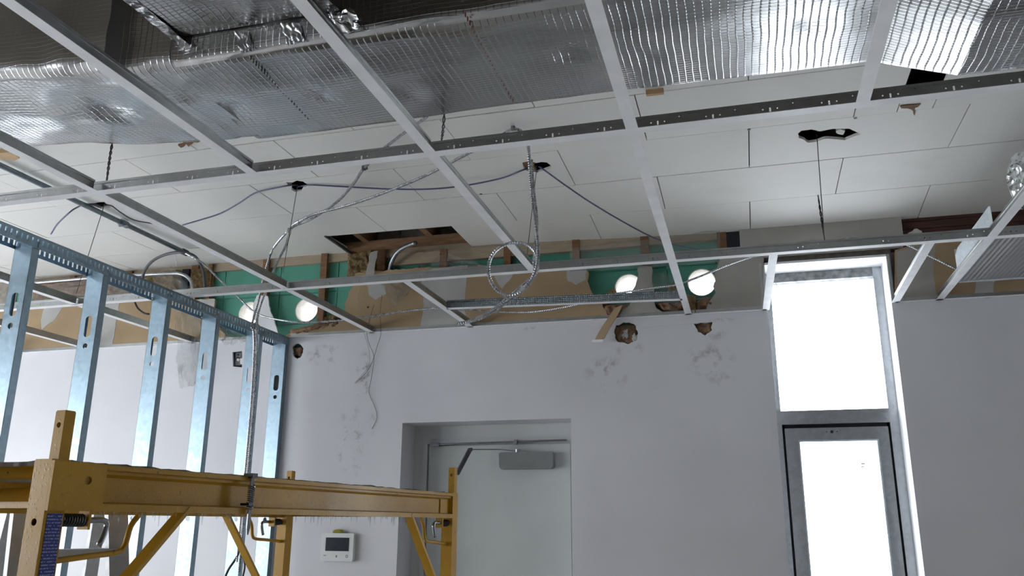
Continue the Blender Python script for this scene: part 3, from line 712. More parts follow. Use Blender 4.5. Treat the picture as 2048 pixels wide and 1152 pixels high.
sub(flap([(560, 52, DY0 - .002), (600, 48, DY0 - .002), (612, 86, DY0 - .002), (580, 92, DY0 - .002)], 5, .010, (16, 16)), box)
sub(flap([(470, 66, DY0 - .002), (500, 62, DY0 - .002), (508, 104, DY0 - .002), (486, 108, DY0 - .002)], 9, .010, (16, 16)), box)

# sheet metal box with foil base lying in the grid by the window, and a flexible duct end above it
sb = empty('sheet_metal_box', (1.25, 3.8, H), label='pale sheet metal box with ribbed foil base lying in the grid by the wall', cat='duct box')
xs_ = TX(5) + .022
pl = [(3.478, H + .004), (4.085, H + .004), (4.10, H + .10), (4.095, H + .13), (4.04, H + .15), (3.72, H + .146), (3.50, H + .147), (3.478, H + .14)]
sub(MB().plate(pl, [], FYZ(xs_), 0, .0015).build('side_sheet', 'duct_sheet'), sb)
yf = 4.10
v = []; f = []; nx, ny = 60, 2
for j in range(ny + 1):
    for i in range(nx + 1): v.append((xs_ + .64 * i / nx, 3.478 + (yf - 3.478) * j / ny, H + .006 + .0012 * (i % 2)))
for j in range(ny):
    for i in range(nx): f.append((j * (nx + 1) + i, j * (nx + 1) + i + 1, (j + 1) * (nx + 1) + i + 1, (j + 1) * (nx + 1) + i))
o = MB().add(v, f); k0 = len(o.v); o.box((xs_, 3.478, H + .012), (xs_ + .64, yf, H + .02)); sub(o.build('foil_base', 'ribbed_foil'), sb)
sub(MB().box((xs_, yf - .002, H + .004), (xs_ + .64, yf, H + .16)).box((xs_ + .64, 3.478, H + .004), (xs_ + .642, yf, H + .16)).box((xs_, yf, H + .001), (xs_ + .64, yf + .008, H + .005)).build('back_sheet', 'duct_sheet'), sb)
fx = empty('flexible_duct', (1.45, 3.2, HC - .3), label='crinkled silver flexible duct end hanging above the cross tee by the metal box', cat='duct')
c0 = U(2048, 366, 'y', 3.1); mb = MB(); pts = []; rad = []
for i in range(120):
    t = i / 119; pts.append(c0 + Vector((-.02 + t * .9, t * .12, t * .10 + .01 * math.sin(t * 9)))); rad.append(.10 + (.007 if (i // 2) % 2 else 0) + .004 * mnoise.noise(Vector((i * .4, 0, 0))) - (.03 if i < 3 else 0))
sub(mb.tube(pts, rad, 26).build('flex_wrap', 'crumpled_foil'), fx)

# ------------------------------------------------------------------ cables, wires, conduits
def cable(name, pts, r, mat, label, cat, rib=False, group=None, seg=7, parent=None):
    P = [p if isinstance(p, Vector) else U(p[0], p[1], p[2], p[3]) for p in pts]
    P = spline(P, .0024 if rib else .02)
    rr = [r * (1.12 if (i // 2) % 2 == 0 else .86) for i in range(len(P))] if rib else r
    if rib: seg = 8
    return tag(MB().tube(P, rr, seg).build(name, mat, parent, smooth=not rib), label, cat, group)
ZA = HC - .022
down = lambda k, dx: [(545 + dx, 500, 'y', 3.98), (530 + dx, 545, 'y', 3.99), (517 + dx, 600, 'x', XP + .06), (504 + dx, 650, 'x', XP + .032)]
bund = lambda dx, zend, dy=0: [Vector((XP + .03 + dx, 3.985 + dy, EYE + 1.02)), Vector((XP + .022 + dx, 4.02 + dy, EYE + .9)), Vector((XP + .02 + dx, 4.04 + dy, EYE + .6)), Vector((XP + .02 + dx, 4.04 + dy, EYE + .2)), Vector((XP + .02 + dx, 4.04 + dy, EYE + zend))]
cable('armoured_cable', [(860, 225, 'z', ZA), (845, 240, 'z', ZA), (800, 272, 'z', ZA), (765, 300, 'z', ZA), (727, 338, 'z', ZA), (705, 370, 'z', HC - .03), (670, 407, 'z', HC - .035), (622, 438, 'z', HC - .045), (592, 451, 'z', HC - .036), (572, 466, 'z', HC - .075)] + down(0, 0)[0:] + bund(0, -.2), .0065, 'cable_armour', 'silver armoured cable from the duct edge down to the cable bundle on the studs', 'cable', True)
cable('armoured_cable', [(1026, 257, 'z', ZA), (990, 278, 'z', ZA), (950, 300, 'z', ZA), (915, 318, 'z', HC - .03), (860, 347, 'z', HC - .05), (800, 373, 'z', HC - .06), (740, 396, 'z', HC - .07), (680, 415, 'z', HC - .08), (630, 428, 'z', HC - .085), (600, 442, 'z', HC - .10), (583, 455, 'y', 3.76), (572, 490, 'y', 3.88), (552, 530, 'y', 3.95), (535, 575, 'y', 3.96), (517, 625, 'x', XP + .09)] + bund(.026, -.25, -.01), .0065, 'cable_armour', 'silver armoured cable clipped to the ceiling above the runner, sagging to the studs', 'cable', True)
cable('armoured_cable', [Vector((XP + .036, 4.004, EYE + 1.06))] + bund(.002, -.12, .0165), .006, 'cable_armour', 'silver armoured cable hanging along the last steel stud', 'cable', True)
cable('cable_tail', [Vector((XP + .03, 4.04, EYE - .08)), Vector((XP + .025, 4.04, EYE - .16)), Vector((XP - .02, 4.03, EYE - .24)), Vector((XP - .035, 4.02, EYE - .30))], .006, 'black_wire', 'short black cable tail curling left below the bundle on the studs', 'cable')
cable('cable_tail', [Vector((XP + .035, 4.03, EYE - .08)), Vector((XP + .045, 4.03, EYE - .15)), Vector((XP + .075, 4.03, EYE - .21)), Vector((XP + .065, 4.03, EYE - .29)), Vector((XP + .03, 4.03, EYE - .40))], .005, 'black_wire', 'black cable tail bowing right below the bundle on the studs', 'cable')
loop = [(1056, 290), (1060, 340), (1065, 400), (1072, 450), (1076, 495), (1074, 530), (1062, 562), (1040, 585), (1015, 591), (992, 578), (978, 552), (979, 523), (993, 500), (1018, 487), (1048, 487), (1068, 502), (1076, 527), (1068, 553), (1040, 583), (1010, 607), (970, 632), (940, 643), (915, 648)]
yl = lambda i: 2.935 + .016 * (i > 12)
cable('armoured_cable', [(1026, 257, 'z', ZA), (1040, 261, 'z', HC - .03), (1050, 273, 'y', 2.95)] + [(a, b, 'y', yl(i)) for i, (a, b) in enumerate(loop)], .0065, 'cable_armour', 'coiled armoured cable dangling in a loop in front of the tan drywall', 'cable', True)
cable('armoured_cable', [(1063, 320, 'y', 2.969), (1067, 380, 'y', 2.969), (1074, 440, 'y', 2.969), (1071, 490, 'y', 2.969), (1068, 525, 'y', 2.969), (1068, 548, 'y', 2.969), (1052, 565, 'y', 2.969), (1020, 592, 'y', 2.969), (980, 623, 'y', 2.969), (945, 640, 'y', 2.969), (922, 646, 'y', 2.969)], .006, 'cable_armour', 'straight armoured cable strand beside the coil, its end bent level', 'cable', True)
cable('armoured_cable', [(372, 507, 'z', HC - .066), (387, 515, 'y', 3.94), (410, 530, 'y', 4.01), (440, 560, 'y', 4.15), (480, 598, 'y', 4.22), (510, 625, 'y', 4.24), (545, 637, 'y', 4.25), (600, 645, 'y', 4.25), (650, 643, 'y', 4.25), (705, 638, 'y', 4.25), (760, 630, 'y', 4.25), (820, 621, 'y', 4.25), (875, 617, 'y', 4.25), (940, 620, 'y', 4.25), (1000, 624, 'y', 4.25), (1060, 624, 'y', 4.25), (1120, 616, 'y', 4.25), (1180, 603, 'y', 4.25), (1230, 588, 'y', 4.25), (1290, 578, 'y', 4.25), (1350, 570, 'y', 4.25), (1400, 553, 'y', 4.25), (1450, 532, 'y', 4.25), (1500, 515, 'y', 4.25), (1580, 497, 'y', 4.2), (1700, 478, 'y', 4.2), (1800, 486, 'y', 4.2), (1860, 512, 'y', 4.2), (1930, 545, 'y', 4.2), (1990, 562, 'y', 4.2)], .0058, 'cable_armour', 'long armoured cable sagging along the wall past the two bright holes', 'cable', True)
cable('grey_cable', [(282, 565, 'y', 4.33), (290, 540, 'y', 4.25), (308, 520, 'y', 4.12), (335, 508, 'y', 4.02), (365, 505, 'y', 3.98), (390, 513, 'y', 4.06), (404, 535, 'y', 4.18), (409, 560, 'y', 4.30), (410, 585, 'y', 4.38)], .009, 'grey_jacket', 'thick grey cable arched under the ceiling beside the fibreglass', 'cable')
cable('grey_cable', [(270, 605, 'y', 4.36), (276, 617, 'y', 4.34), (288, 626, 'y', 4.33), (298, 628, 'y', 4.33)], .006, 'black_wire', 'short black cable with a plug in front of the tan drywall behind the studs', 'cable')
ZL = HC - .012
DC = 'blue grey data cables strung between ceiling holes'
cable('data_cable', [(102, 468, 'z', HC - .10), (115, 448, 'z', HC - .07), (140, 424, 'z', HC - .04), (152, 416, 'z', HC - .012), (166, 410, 'z', HC - .0045), (186, 408, 'z', HC - .0045), (197, 410, 'z', HC + .010), (203, 411, 'z', HC + .022)], .004, 'data_jacket', 'data cable end drooping left from the ceiling hole over the steel track', 'cable')
cable('data_cable', [(208, 410, 'z', HC + .012), (219, 411, 'z', HC - .004), (226, 413, 'z', ZL), (240, 424, 'z', HC - .02), (268, 440, 'z', HC - .035), (305, 447, 'z', HC - .04)], .0035, 'grey_jacket', 'thin dark data cable end lying right of the ceiling hole near the conduit', 'cable')
cable('data_cable', [(365, 450, 'z', HC - .09), (400, 440, 'z', HC - .07), (440, 427, 'z', HC - .05), (475, 408, 'z', HC - .03), (510, 386, 'z', ZL), (545, 377, 'z', ZL), (580, 370.5, 'z', HC - .006), (592, 370, 'z', HC + .02)], .004, 'data_jacket', 'blue grey data cable trailing from the broken hole toward the long cross tee', 'cable')
cable('data_cable', [(596, 373, 'z', HC + .025), (604, 372, 'z', HC + .012), (612, 371, 'z', HC - .004), (628, 370, 'z', HC - .009), (700, 374, 'z', HC - .010), (780, 378, 'z', HC - .03), (860, 378, 'z', HC - .045), (930, 371, 'z', HC - .03), (1000, 357, 'z', ZL), (1040, 342, 'z', ZL), (1060, 335, 'z', HC + .01)], .004, 'data_jacket', 'blue grey data cable strung between the two broken ceiling holes', 'cable')
cable('data_cable', [(1078, 333, 'z', HC + .01), (1090, 341, 'z', ZL), (1130, 370, 'z', HC - .03), (1180, 404, 'z', HC - .06), (1240, 440, 'z', HC - .10), (1300, 472, 'z', HC - .15), (1350, 490, 'y', 4.2), (1410, 501, 'y', 4.3), (1440, 503, 'y', 4.36)], .004, 'data_jacket', 'blue grey data cable running from the broken hole down to the wall by the window', 'cable')
def wire(a, b, label, mat='steel_wire', r=.0018, twist=0):
    pa = U(*a); pb = U(*b); n = 24; P = []; Q = []
    if a[2:] == ('z', HC + .03): pa = U(a[0], a[1], 'z', HC) + Vector((0, 0, .012))
    for i in range(n + 1):
        t = i / n; p = pa.lerp(pb, t); k = twist * math.sin(math.pi * min(1, t * 1.1)); ph = t * 22
        P.append(p + Vector((math.cos(ph), 0, math.sin(ph) * .3)) * k); Q.append(p - Vector((math.cos(ph), 0, math.sin(ph) * .3)) * k)
    mb = MB().tube(P, r, 6)
    if twist: mb.tube(Q, r, 6)
    tag(mb.build('hanger_wire', mat), label, 'wire')
wire((209, 411, 'z', HC + .03), (152, 588, 'y', 3.45), 'hanger wire dropping from the ceiling hole behind the steel track')
wire((595, 374, 'z', HC + .03), (566, 545, 'y', 3.45), 'dark hanger wire dropping from the left broken hole past the teal wall')
wire((1074, 335, 'z', HC + .03), (1053, 520, 'y', 3.45), 'hanger wire behind the dangling armoured cable')
wire((1634, 274, 'z', HC + .03), (1650, 497, 'y', 3.45), 'long hanger wire from the large broken hole to the runner at the window')
wire((1636, 390, 'y', 3.46), (1649, 478, 'y', 3.45), 'twisted tail of wire wound beside the hanger at the window', 'black_wire', .0022, .003)
def tied_wire(top, bot, label, mat, r, k):
    # from the boards, down behind the duct's far edge, to the runner's web
    p1 = U(*top, 'y', 2.372); p2 = U(*bot, 'y', Y1 + .006); P0 = [Vector((p1.x, 2.385, HC + .004)), p1, Vector((p2.x, p2.y, H + .032))]
    P = spline(P0, .012); n = len(P)
    f = lambda sg: [p + Vector((math.cos(i * .8), 0, .3 * math.sin(i * .8))) * (sg * k * min(1, 4 * i / n, 4 * (n - 1 - i) / n)) for i, p in enumerate(P)]
    tag(MB().tube(f(1), r, 6).tube(f(-1), r, 6).build('hanger_wire', mat), label, 'wire')
tied_wire((224, 290), (211, 378), 'twisted black hanger wire between duct and runner near the conduit', 'black_wire', .0025, .004)
tied_wire((888, 237), (882, 290), 'twisted dark hanger wire beside the duct edge above the runner', 'grey_jacket', .0022, .0035)
TW = 'thin pale wires hanging over the wall edge'
cable('thin_wire', [(722, 575, 'y', 4.405), (716, 600, 'y', 4.4), (726, 640, 'y', 4.4), (729, 668, 'y', 4.39), (738, 700, 'y', 4.40), (738, 730, 'y', 4.41), (722, 752, 'y', 4.41), (709, 766, 'y', 4.41)], .0014, 'pale_wire', 'thin wire from the torn drywall curling left down the white wall', 'wire')
cable('thin_wire', [(764, 590, 'y', 4.405), (760, 630, 'y', 4.4), (762, 666, 'y', 4.39), (755, 690, 'y', 4.40), (746, 720, 'y', 4.41), (732, 745, 'y', 4.41), (711, 766, 'y', 4.41)], .0014, 'steel_wire', 'thin dark wire meeting another at its tip on the white wall', 'wire')
cable('thin_wire', [(748, 610, 'y', 4.405), (736, 650, 'y', 4.39), (734, 672, 'y', 4.388), (739, 690, 'y', 4.392), (748, 715, 'y', 4.398), (742, 760, 'y', 4.41), (738, 785, 'y', 4.415), (750, 815, 'y', 4.415), (754, 835, 'y', 4.415), (744, 858, 'y', 4.415)], .0014, 'steel_wire', 'longest thin wire wandering down the white wall above the thermostat', 'wire')
# conduits
xc = U(245, 447, 'z', HC - .022).x
cd = empty('ceiling_conduit', (xc, 3, HC - .022), label='dark steel conduit running along the ceiling boards with a coupling', cat='conduit')
mb = MB().tube([(-.01, -.75, 0), (0, .0, 0), (.012, 1.06, 0)], .0135, 12); mb.build('pipe', 'track_steel', cd, smooth=True)
MB().tube([(.005, .53, 0), (.005, .58, 0)], .019, 12).box((-.015, .54, -.018), (.04, .553, -.014)).build('coupling', 'track_steel', cd)
MB().tube([(.012, 1.05, 0), (.013, 1.09, 0)], .019, 12).build('connector', 'grey_jacket', cd)
yc = YW - .03
cable('wall_conduit', [Vector((-4.75, yc, U(250, 550.5, 'y', yc).z)), Vector((-4.3, yc, U(250, 550.5, 'y', yc).z)), Vector((-3.95, yc, U(250, 550.5, 'y', yc).z)), (300, 549, 'y', yc), (345, 547, 'y', yc), (362, 548, 'y', yc), (375, 554, 'y', yc), (383, 565, 'y', yc), (386, 585, 'y', yc)], .011, 'aluminium', 'shiny conduit running level across the fibreglass and bending down beside the furring', 'conduit', seg=12)
cable('bent_conduit', [(777, 570, 'y', YW + .034), (778, 550, 'y', YW + .034), (780, 538, 'y', YW + .022), (783, 525, 'y', YW - .014), (792, 508, 'y', YW - .05), (806, 496, 'y', YW - .10), (822, 489, 'y', YW - .15), (831, 486, 'y', YW - .18)], .013, 'conduit_steel', 'bent steel conduit stub rising out of the wall below the ceiling opening', 'conduit', seg=12)

# ------------------------------------------------------------------ insulation and plastic sheet
def batt(px, label, seed, y=4.436, d=.03, name='insulation_batt', mat='fibreglass', amp=.012, n=24, P=None):
    P = P or [(U(a, b, 'y', y).x, U(a, b, 'y', y).z) for a, b in px]
    xa, xb = min(p[0] for p in P), max(p[0] for p in P); za, zb_ = min(p[1] for p in P), max(p[1] for p in P)
    v = []; f = []
    for j in range(n + 1):
        for i in range(n + 1):
            u_, t = i / n, j / n
            a = Vector(P[0]).lerp(Vector(P[1]), u_); b = Vector(P[3]).lerp(Vector(P[2]), u_); p = a.lerp(b, t)
            ed = min(u_, 1 - u_, t, 1 - t); q = Vector((p.x * 18 + seed, p.y * 18, seed))
            k = mnoise.noise(q) * 1.1 + mnoise.noise(q * 2.7) * .7 + mnoise.noise(q * 6) * .4
            bulge = d * min(1, ed * 6) ** .6 + amp * k * min(1, ed * 8)
            v.append((p.x + .006 * mnoise.noise(q * 1.7 + Vector((9, 0, 0))), y + d * .6 - bulge, p.y + .008 * mnoise.noise(q * 2.1)))
    for j in range(n):
        for i in range(n): f.append((j * (n + 1) + i, j * (n + 1) + i + 1, (j + 1) * (n + 1) + i + 1, (j + 1) * (n + 1) + i))
    o0 = len(v); v += [(x, y + d * .62, z) for x, _, z in v[:o0]]
    rim = [i for i in range(n + 1)] + [j * (n + 1) + n for j in range(1, n + 1)] + [n * (n + 1) + i for i in range(n - 1, -1, -1)] + [j * (n + 1) for j in range(n - 1, 0, -1)]
    for a, b in zip(rim, rim[1:] + rim[:1]): f.append((a, b, b + o0, a + o0))
    return tag(MB().add(v, f).build(name, mat, None, smooth=True), label, 'insulation')
batt([(693, 496), (758, 492), (752, 552), (690, 556)], 'tuft of yellow brown fibreglass bulging below the ceiling opening', 1, d=.05, amp=.022)
batt([(272, 546), (361, 537), (362, 590), (272, 600)], 'yellow brown fibreglass batt behind the level shiny conduit', 2, d=.04, amp=.016)
batt([(380, 535), (424, 532), (424, 585), (380, 592)], 'clump of fibreglass between the black paper strip and the furring', 3, d=.04, amp=.02)
batt([(60, 562), (258, 546), (262, 585), (60, 600)], 'dark brown fibreglass batt seen between the leftmost studs', 4, d=.03, amp=.012, mat='torn_paper')
batt([(1372, 586), (1392, 590), (1394, 634), (1376, 632)], 'pale fibreglass tuft spilling below the larger bright hole', 5, d=.05, amp=.02)
batt([(1388, 602), (1432, 588), (1430, 630), (1390, 634)], 'dark matted fibreglass under the larger bright hole beside primed drywall', 6, d=.03, amp=.02, mat='torn_paper')
batt([(1190, 600), (1230, 574), (1238, 600), (1205, 612)], 'brown fibreglass lump at the foot of the smaller bright hole', 7, d=.04, amp=.02)
batt([(1198, 612), (1260, 606), (1258, 632), (1215, 636)], 'ragged dark insulation paper under the smaller bright hole', 8, d=.04, amp=.02, mat='torn_paper')
batt([(1306, 606), (1368, 600), (1366, 628), (1325, 622)], 'ragged brown insulation scrap between the two bright holes', 9, d=.04, amp=.02, mat='torn_paper')
batt([(1332, 570), (1362, 560), (1364, 592), (1336, 594)], 'orange brown fibreglass scrap tucked behind the cross tee by the larger hole', 10, d=.03, amp=.015)
batt([(575, 660), (692, 636), (690, 654), (580, 672)], 'ragged grey brown insulation edge along the torn drywall near the partition', 11, d=.04, amp=.02, mat='torn_paper')
batt([(645, 634), (676, 626), (676, 650), (648, 652)], 'small fibreglass wad on the torn drywall under the round hole', 12, d=.04, amp=.02)
for px, wd, lb, sd in (((1252, 668), .07, 'brown insulation stuffing behind the large wall hole', 31), ((1407, 656), .055, 'brown insulation stuffing behind the small jagged wall hole by the window', 32), ((595, 703), .04, 'brown insulation stuffing behind the small wall hole next to the partition', 33)):
    p = U(*px, 'y', YW + .034); v4 = [(p.x - wd, p.z + wd * .8), (p.x + wd, p.z + wd * .8), (p.x + wd, p.z - wd), (p.x - wd, p.z - wd)]
    batt(None, lb, sd, y=YW + .034, d=.02, amp=.006, mat='torn_paper', P=[(q[0], min(q[1], H - .004)) for q in v4])
h1c = [U(a, b, 'y', YW + .02) for a, b in ((1236, 666), (1250, 668), (1262, 664), (1268, 676))]
for i, p in enumerate(h1c): tag(crumple('broken_plaster', (p.x, YW + .035, p.z), .022, .014, .032, ('torn_paper', 'concrete', 'torn_paper', 'gypsum_core')[i], i + .5, None, (14, 10), .5), ('brown crumpled paper at the left of the large wall hole', 'grey mortar lump in the middle of the large wall hole', 'brown paper wad beside the mortar lump in the large wall hole', 'pale plaster crumb low in the large wall hole')[i], 'debris')
tag(MB().box((U(364, 520, 'y', YW).x, YW + .0135, H), (U(378, 520, 'y', YW).x, YW + .03, 3.18)).build('paper_strip', 'facing_paper'), 'black paper strip between two clumps of fibreglass', 'paper strip')
tag(MB().plate(ragged(PXZ([(744, 509), (760, 504), (756, 524), (752, 552), (735, 552), (742, 525)]), .004, .02, 9), [], FXZ(YW - .03), 0, .004).build('facing_scrap', 'primed_board'), 'grey facing paper scrap beside the fibreglass below the ceiling opening', 'paper scrap')
# loose scraps
tag(MB().plate(ragged(PXZ([(514, 590), (535, 592), (540, 622), (548, 640), (556, 668), (520, 652), (505, 636), (506, 610)], YW - .01), .003, .02, 3), [], FXZ(YW - .01), 0, .011).build('drywall_scrap', 'reveal_white'), 'white drywall scrap hanging between the two round holes near the partition', 'drywall scrap')
v = []; f = []; PT = [(1237, 613, 4.395), (1226, 632, 4.385), (1214, 650, 4.37), (1204, 668, 4.355), (1198, 680, 4.35)]; WDT = [.022, .028, .03, .03, .028]
for (a, b, y), wd in zip(PT, WDT):
    p = U(a, b, 'y', y)
    for dx, dy in ((-wd, 0), (wd, 0), (wd, .012), (-wd, .012)): v.append((p.x + dx, p.y + dy, p.z + dx * .35))
for i in range(4):
    for k in range(4): f.append((i * 4 + k, i * 4 + (k + 1) % 4, (i + 1) * 4 + (k + 1) % 4, (i + 1) * 4 + k))
f += [(0, 1, 2, 3), (19, 18, 17, 16)]
ds = empty('hanging_drywall_strip', U(1237, 613, 'y', 4.395), label='tan strip of drywall hanging out of the smaller bright hole, white broken tip', cat='drywall scrap')
sub(MB().add(v, f).build('paper_face', 'drywall_paper'), ds)
p = U(1195, 682, 'y', 4.35); sub(MB().box((p.x - .028, 4.345, p.z - .006), (p.x + .028, 4.366, p.z + .007)).build('broken_tip', 'reveal_white'), ds)
def film(quad, label, seed, amp=.02, n=(26, 18)):
    """wrinkled clear polythene stretched over four points (px, py, y)"""
    C = [U(a, b, 'y', y) for a, b, y in quad]; v = []; f = []; nx, ny = n
    for j in range(ny + 1):
        for i in range(nx + 1):
            u_, t = i / nx, j / ny; p = C[0].lerp(C[1], u_).lerp(C[3].lerp(C[2], u_), t)
            q = Vector((u_ * 5 + seed, t * 4, seed)); k = mnoise.noise(q) + .6 * mnoise.noise(q * 2.6) + .8 * abs(mnoise.noise(Vector((u_ * 9 + t * 5 + seed, seed, 0))))
            v.append(tuple(p + Vector((.3 * amp * mnoise.noise(q + Vector((5, 5, 0))), -abs(amp * k), .5 * amp * mnoise.noise(q + Vector((0, 9, 4)))))))
    for j in range(ny):
        for i in range(nx): f.append((j * (nx + 1) + i, j * (nx + 1) + i + 1, (j + 1) * (nx + 1) + i + 1, (j + 1) * (nx + 1) + i))
    tag(MB().add(v, f).build('plastic_sheet', 'clear_film', None, smooth=True), label, 'plastic sheet')
film([(880, 508, 4.40), (896, 508, 4.38), (1020, 548, 4.36), (842, 556, 4.36)], 'clear plastic sheet pinched to a peak in front of the teal blocks', 1, .03)
film([(1140, 498, 4.405), (1440, 462, 4.405), (1440, 525, 4.38), (1140, 545, 4.38)], 'clear plastic sheet stretched over the teal blocks by the window', 2, .02)
film([(60, 575, 4.38), (292, 546, 4.38), (300, 592, 4.36), (60, 612, 4.36)], 'crumpled clear plastic sheet seen between the leftmost studs', 3, .04)
film([(352, 620, 4.39), (408, 620, 4.39), (395, 772, 4.37), (360, 776, 4.37)], 'clear plastic tatter hanging down the white wall behind the studs', 4, .035)
film([(440, 650, 4.38), (500, 645, 4.38), (508, 682, 4.37), (450, 690, 4.37)], 'crumpled clear plastic clump on the wall angle near the partition end', 5, .05)
film([(758, 562, 4.40), (830, 556, 4.40), (815, 590, 4.38), (790, 614, 4.38)], 'small clear plastic tatter hanging under the runner in front of tan drywall', 6, .04)
film([(1305, 545, 4.41), (1345, 555, 4.41), (1362, 615, 4.39), (1308, 600, 4.39)], 'clear plastic scrap in the opening between the two bright holes', 7, .03)
film([(305, 548, 4.33), (350, 535, 4.33), (400, 605, 4.31), (320, 592, 4.31)], 'clear plastic sheet sagging over the fibreglass behind the steel track', 8, .03)

# ------------------------------------------------------------------ thermostat with a sponge on top
ta, tb = U(645, 1066, 'y', YW - .02), U(706, 1123, 'y', YW - .02); tw, th_ = tb.x - ta.x, ta.z - tb.z
tm = empty('thermostat', ((ta.x + tb.x) / 2, YW, tb.z), label='white wall thermostat with a dark screen beside the door', cat='thermostat')
body = MB().prism([(-tw / 2 + .006, 0), (tw / 2 - .006, 0), (tw / 2, .006), (tw / 2, th_ - .006), (tw / 2 - .006, th_), (-tw / 2 + .006, th_), (-tw / 2, th_ - .006), (-tw / 2, .006)], FXZ(-.028), 0, .029).build('body', 'white_plastic', tm)
MB().box((-tw / 2 + .028, -.0295, th_ * .36), (tw / 2 - .026, -.027, th_ * .84)).build('screen', 'screen_glass', tm)
MB().box((-.004, -.029, .02), (.004, -.0275, .032)).build('button', 'closer_grey', tm)
MB().plate(rect(tw / 2 - .042, .02, tw / 2 - .030, .034), [rect(tw / 2 - .040, .023, tw / 2 - .032, .031)], FXZ(-.029), 0, .0015).build('button', 'closer_grey', tm)
MB().box((-tw / 2 + .018, -.029, .028), (-tw / 2 + .034, -.0275, .032)).build('button', 'closer_grey', tm)
sp = U(676, 1063, 'y', YW - .02)
tag(crumple('sponge', (sp.x, YW - .018, ta.z + .0085), .034, .013, .012, 'sponge_yellow', 2, None, (20, 12), .18), 'small yellow sponge resting on top of the thermostat', 'sponge')

# ------------------------------------------------------------------ scaffold
P1 = Vector((-1.30, 1.355, 0)); ang = math.atan2(-.177, 1.768)
sca = empty('scaffold', P1, ang, label='wet yellow rolling scaffold with channel side beams standing on the floor', cat='scaffold')
# local axes: y along the long side, -x toward the other side
Ls, Ws = 1.80, .753; PT_ = .0225; zb0, zb1 = EYE + .020, EYE + .111
def sp_(mb, n, mat='scaffold_yellow', parent=None, sm=False): return mb.build(n, mat, parent or sca, smooth=sm)
for (x, y) in ((0, 0), (0, Ls), (-Ws, Ls), (-Ws, 0)):
    def square_tube(x_, y_, hw, z0, z1, holes, n, parent=None):
        mb = MB(); t = .003
        for yy in (y_ - hw, y_ + hw - t): mb.plate(rect(x_ - hw, z0, x_ + hw, z1), [circ(x_, hz, hr, 12) for hz, hr in holes], FXZ(yy), 0, t)
        for xx in (x_ - hw, x_ + hw - t): mb.box((xx, y_ - hw + t, z0), (xx + t, y_ + hw - t, z1))
        mb.box((x_ - hw + .001, y_ - hw + .001, z1 - .001), (x_ + hw - .001, y_ + hw - .001, z1 + .002))
        return sp_(mb, n, parent=parent)
    post = square_tube(x, y, PT_, .12, zb1 + .002, [(zb0 - .022, .007), (.9, .007)], 'post')
    square_tube(x + .0065, y + .0065, .0125, zb1, zb1 + .097, [(zb1 + .07, .0055)], 'coupling_pin', post)
    sp_(MB().tube([(x - .012, y, .06), (x + .012, y, .06)], .06, 20).box((x - .025, y - .02, .08), (x + .025, y + .02, .13)), 'caster', 'black_plastic', parent=post)
for sx in (0, -Ws):
    o_ = .024 if sx == 0 else -.024; x = sx; sg = 1 if sx == 0 else -1
    pr = [(PT_ + .004, zb0), (PT_ + .004, zb0 + .014), (.004, zb0 + .018), (.004, zb1 - .024), (.016, zb1 - .018), (.016, zb1 - .012), (PT_ + .006, zb1 - .010), (PT_ + .006, zb1), (-.012, zb1), (-.012, zb1 - .004), (.0, zb1 - .006), (.0, zb0 + .010), (.01, zb0)]
    bm_ = sp_(MB().prism(pr, lambda a, b, w_: (x + sg * a, w_, b), PT_ + .001, Ls - PT_ - .001), 'side_beam')
    sp_(MB().plate(rect(-PT_, zb0 - .001, .105, zb1 + .001), [circ(.062, zb0 + .058, .008, 14)], FYZ(x), sg * (PT_ + .0002), sg * (PT_ + .0075)), 'end_plate', parent=bm_)
    sp_(MB().box((x + sg * .004, Ls - .10, zb0 + .012), (x + sg * .008, Ls - PT_, zb1 - .01)), 'end_plate', parent=bm_)
    # knee braces
    sp_(MB().bar((x + sg * .012, .36, zb0 + .01), (x + sg * .012, PT_ - .01, EYE - .30), .010, .032, (1, 0, 0)), 'knee_brace')
    sp_(MB().bar((x + sg * .012, Ls - .36, zb0 + .01), (x + sg * .012, Ls - PT_, EYE - .34), .010, .032, (1, 0, 0)), 'knee_brace')
    # bent rod stays and spring pins with bent handles
    for y0_, dr in ((0, 1), (Ls, -1)):
        sp_(MB().tube(spline([(x, y0_ + dr * .02, EYE - .075), (x, y0_ + dr * .12, EYE - .067), (x, y0_ + dr * .185, EYE - .062), (x, y0_ + dr * .205, EYE - .05), (x, y0_ + dr * .215, EYE - .01), (x, y0_ + dr * .235, EYE + .015), (x, y0_ + dr * .24, zb0 + .01)], .01), .006, 8), 'rod_stay', sm=True)
        pn = sp_(MB().tube(spline([(x + sg * .005, y0_ + dr * .02, zb0 - .018), (x + sg * .005, y0_ + dr * .10, zb0 - .018), (x + sg * .005, y0_ + dr * .135, zb0 - .018), (x + sg * .005, y0_ + dr * .146, zb0 - .026), (x + sg * .005, y0_ + dr * .14, zb0 - .05), (x + sg * .005, y0_ + dr * .132, zb0 - .068)], .006), .006, 8), 'spring_pin', 'chrome_pin', sm=True)
        mb = MB(); mb.tube([(x + sg * .005 + .011 * math.cos(t * 9 * 2 * math.pi), y0_ + dr * (.03 + .055 * t), zb0 - .018 + .011 * math.sin(t * 9 * 2 * math.pi)) for t in [i / 140 for i in range(141)]], .0022, 5)
        sp_(mb, 'spring', 'black_plastic', parent=pn)
        sp_(MB().box((x - .012, y0_ + dr * .088, zb0 - .036), (x + .016, y0_ + dr * .094, zb0)), 'pin_bracket', parent=pn)
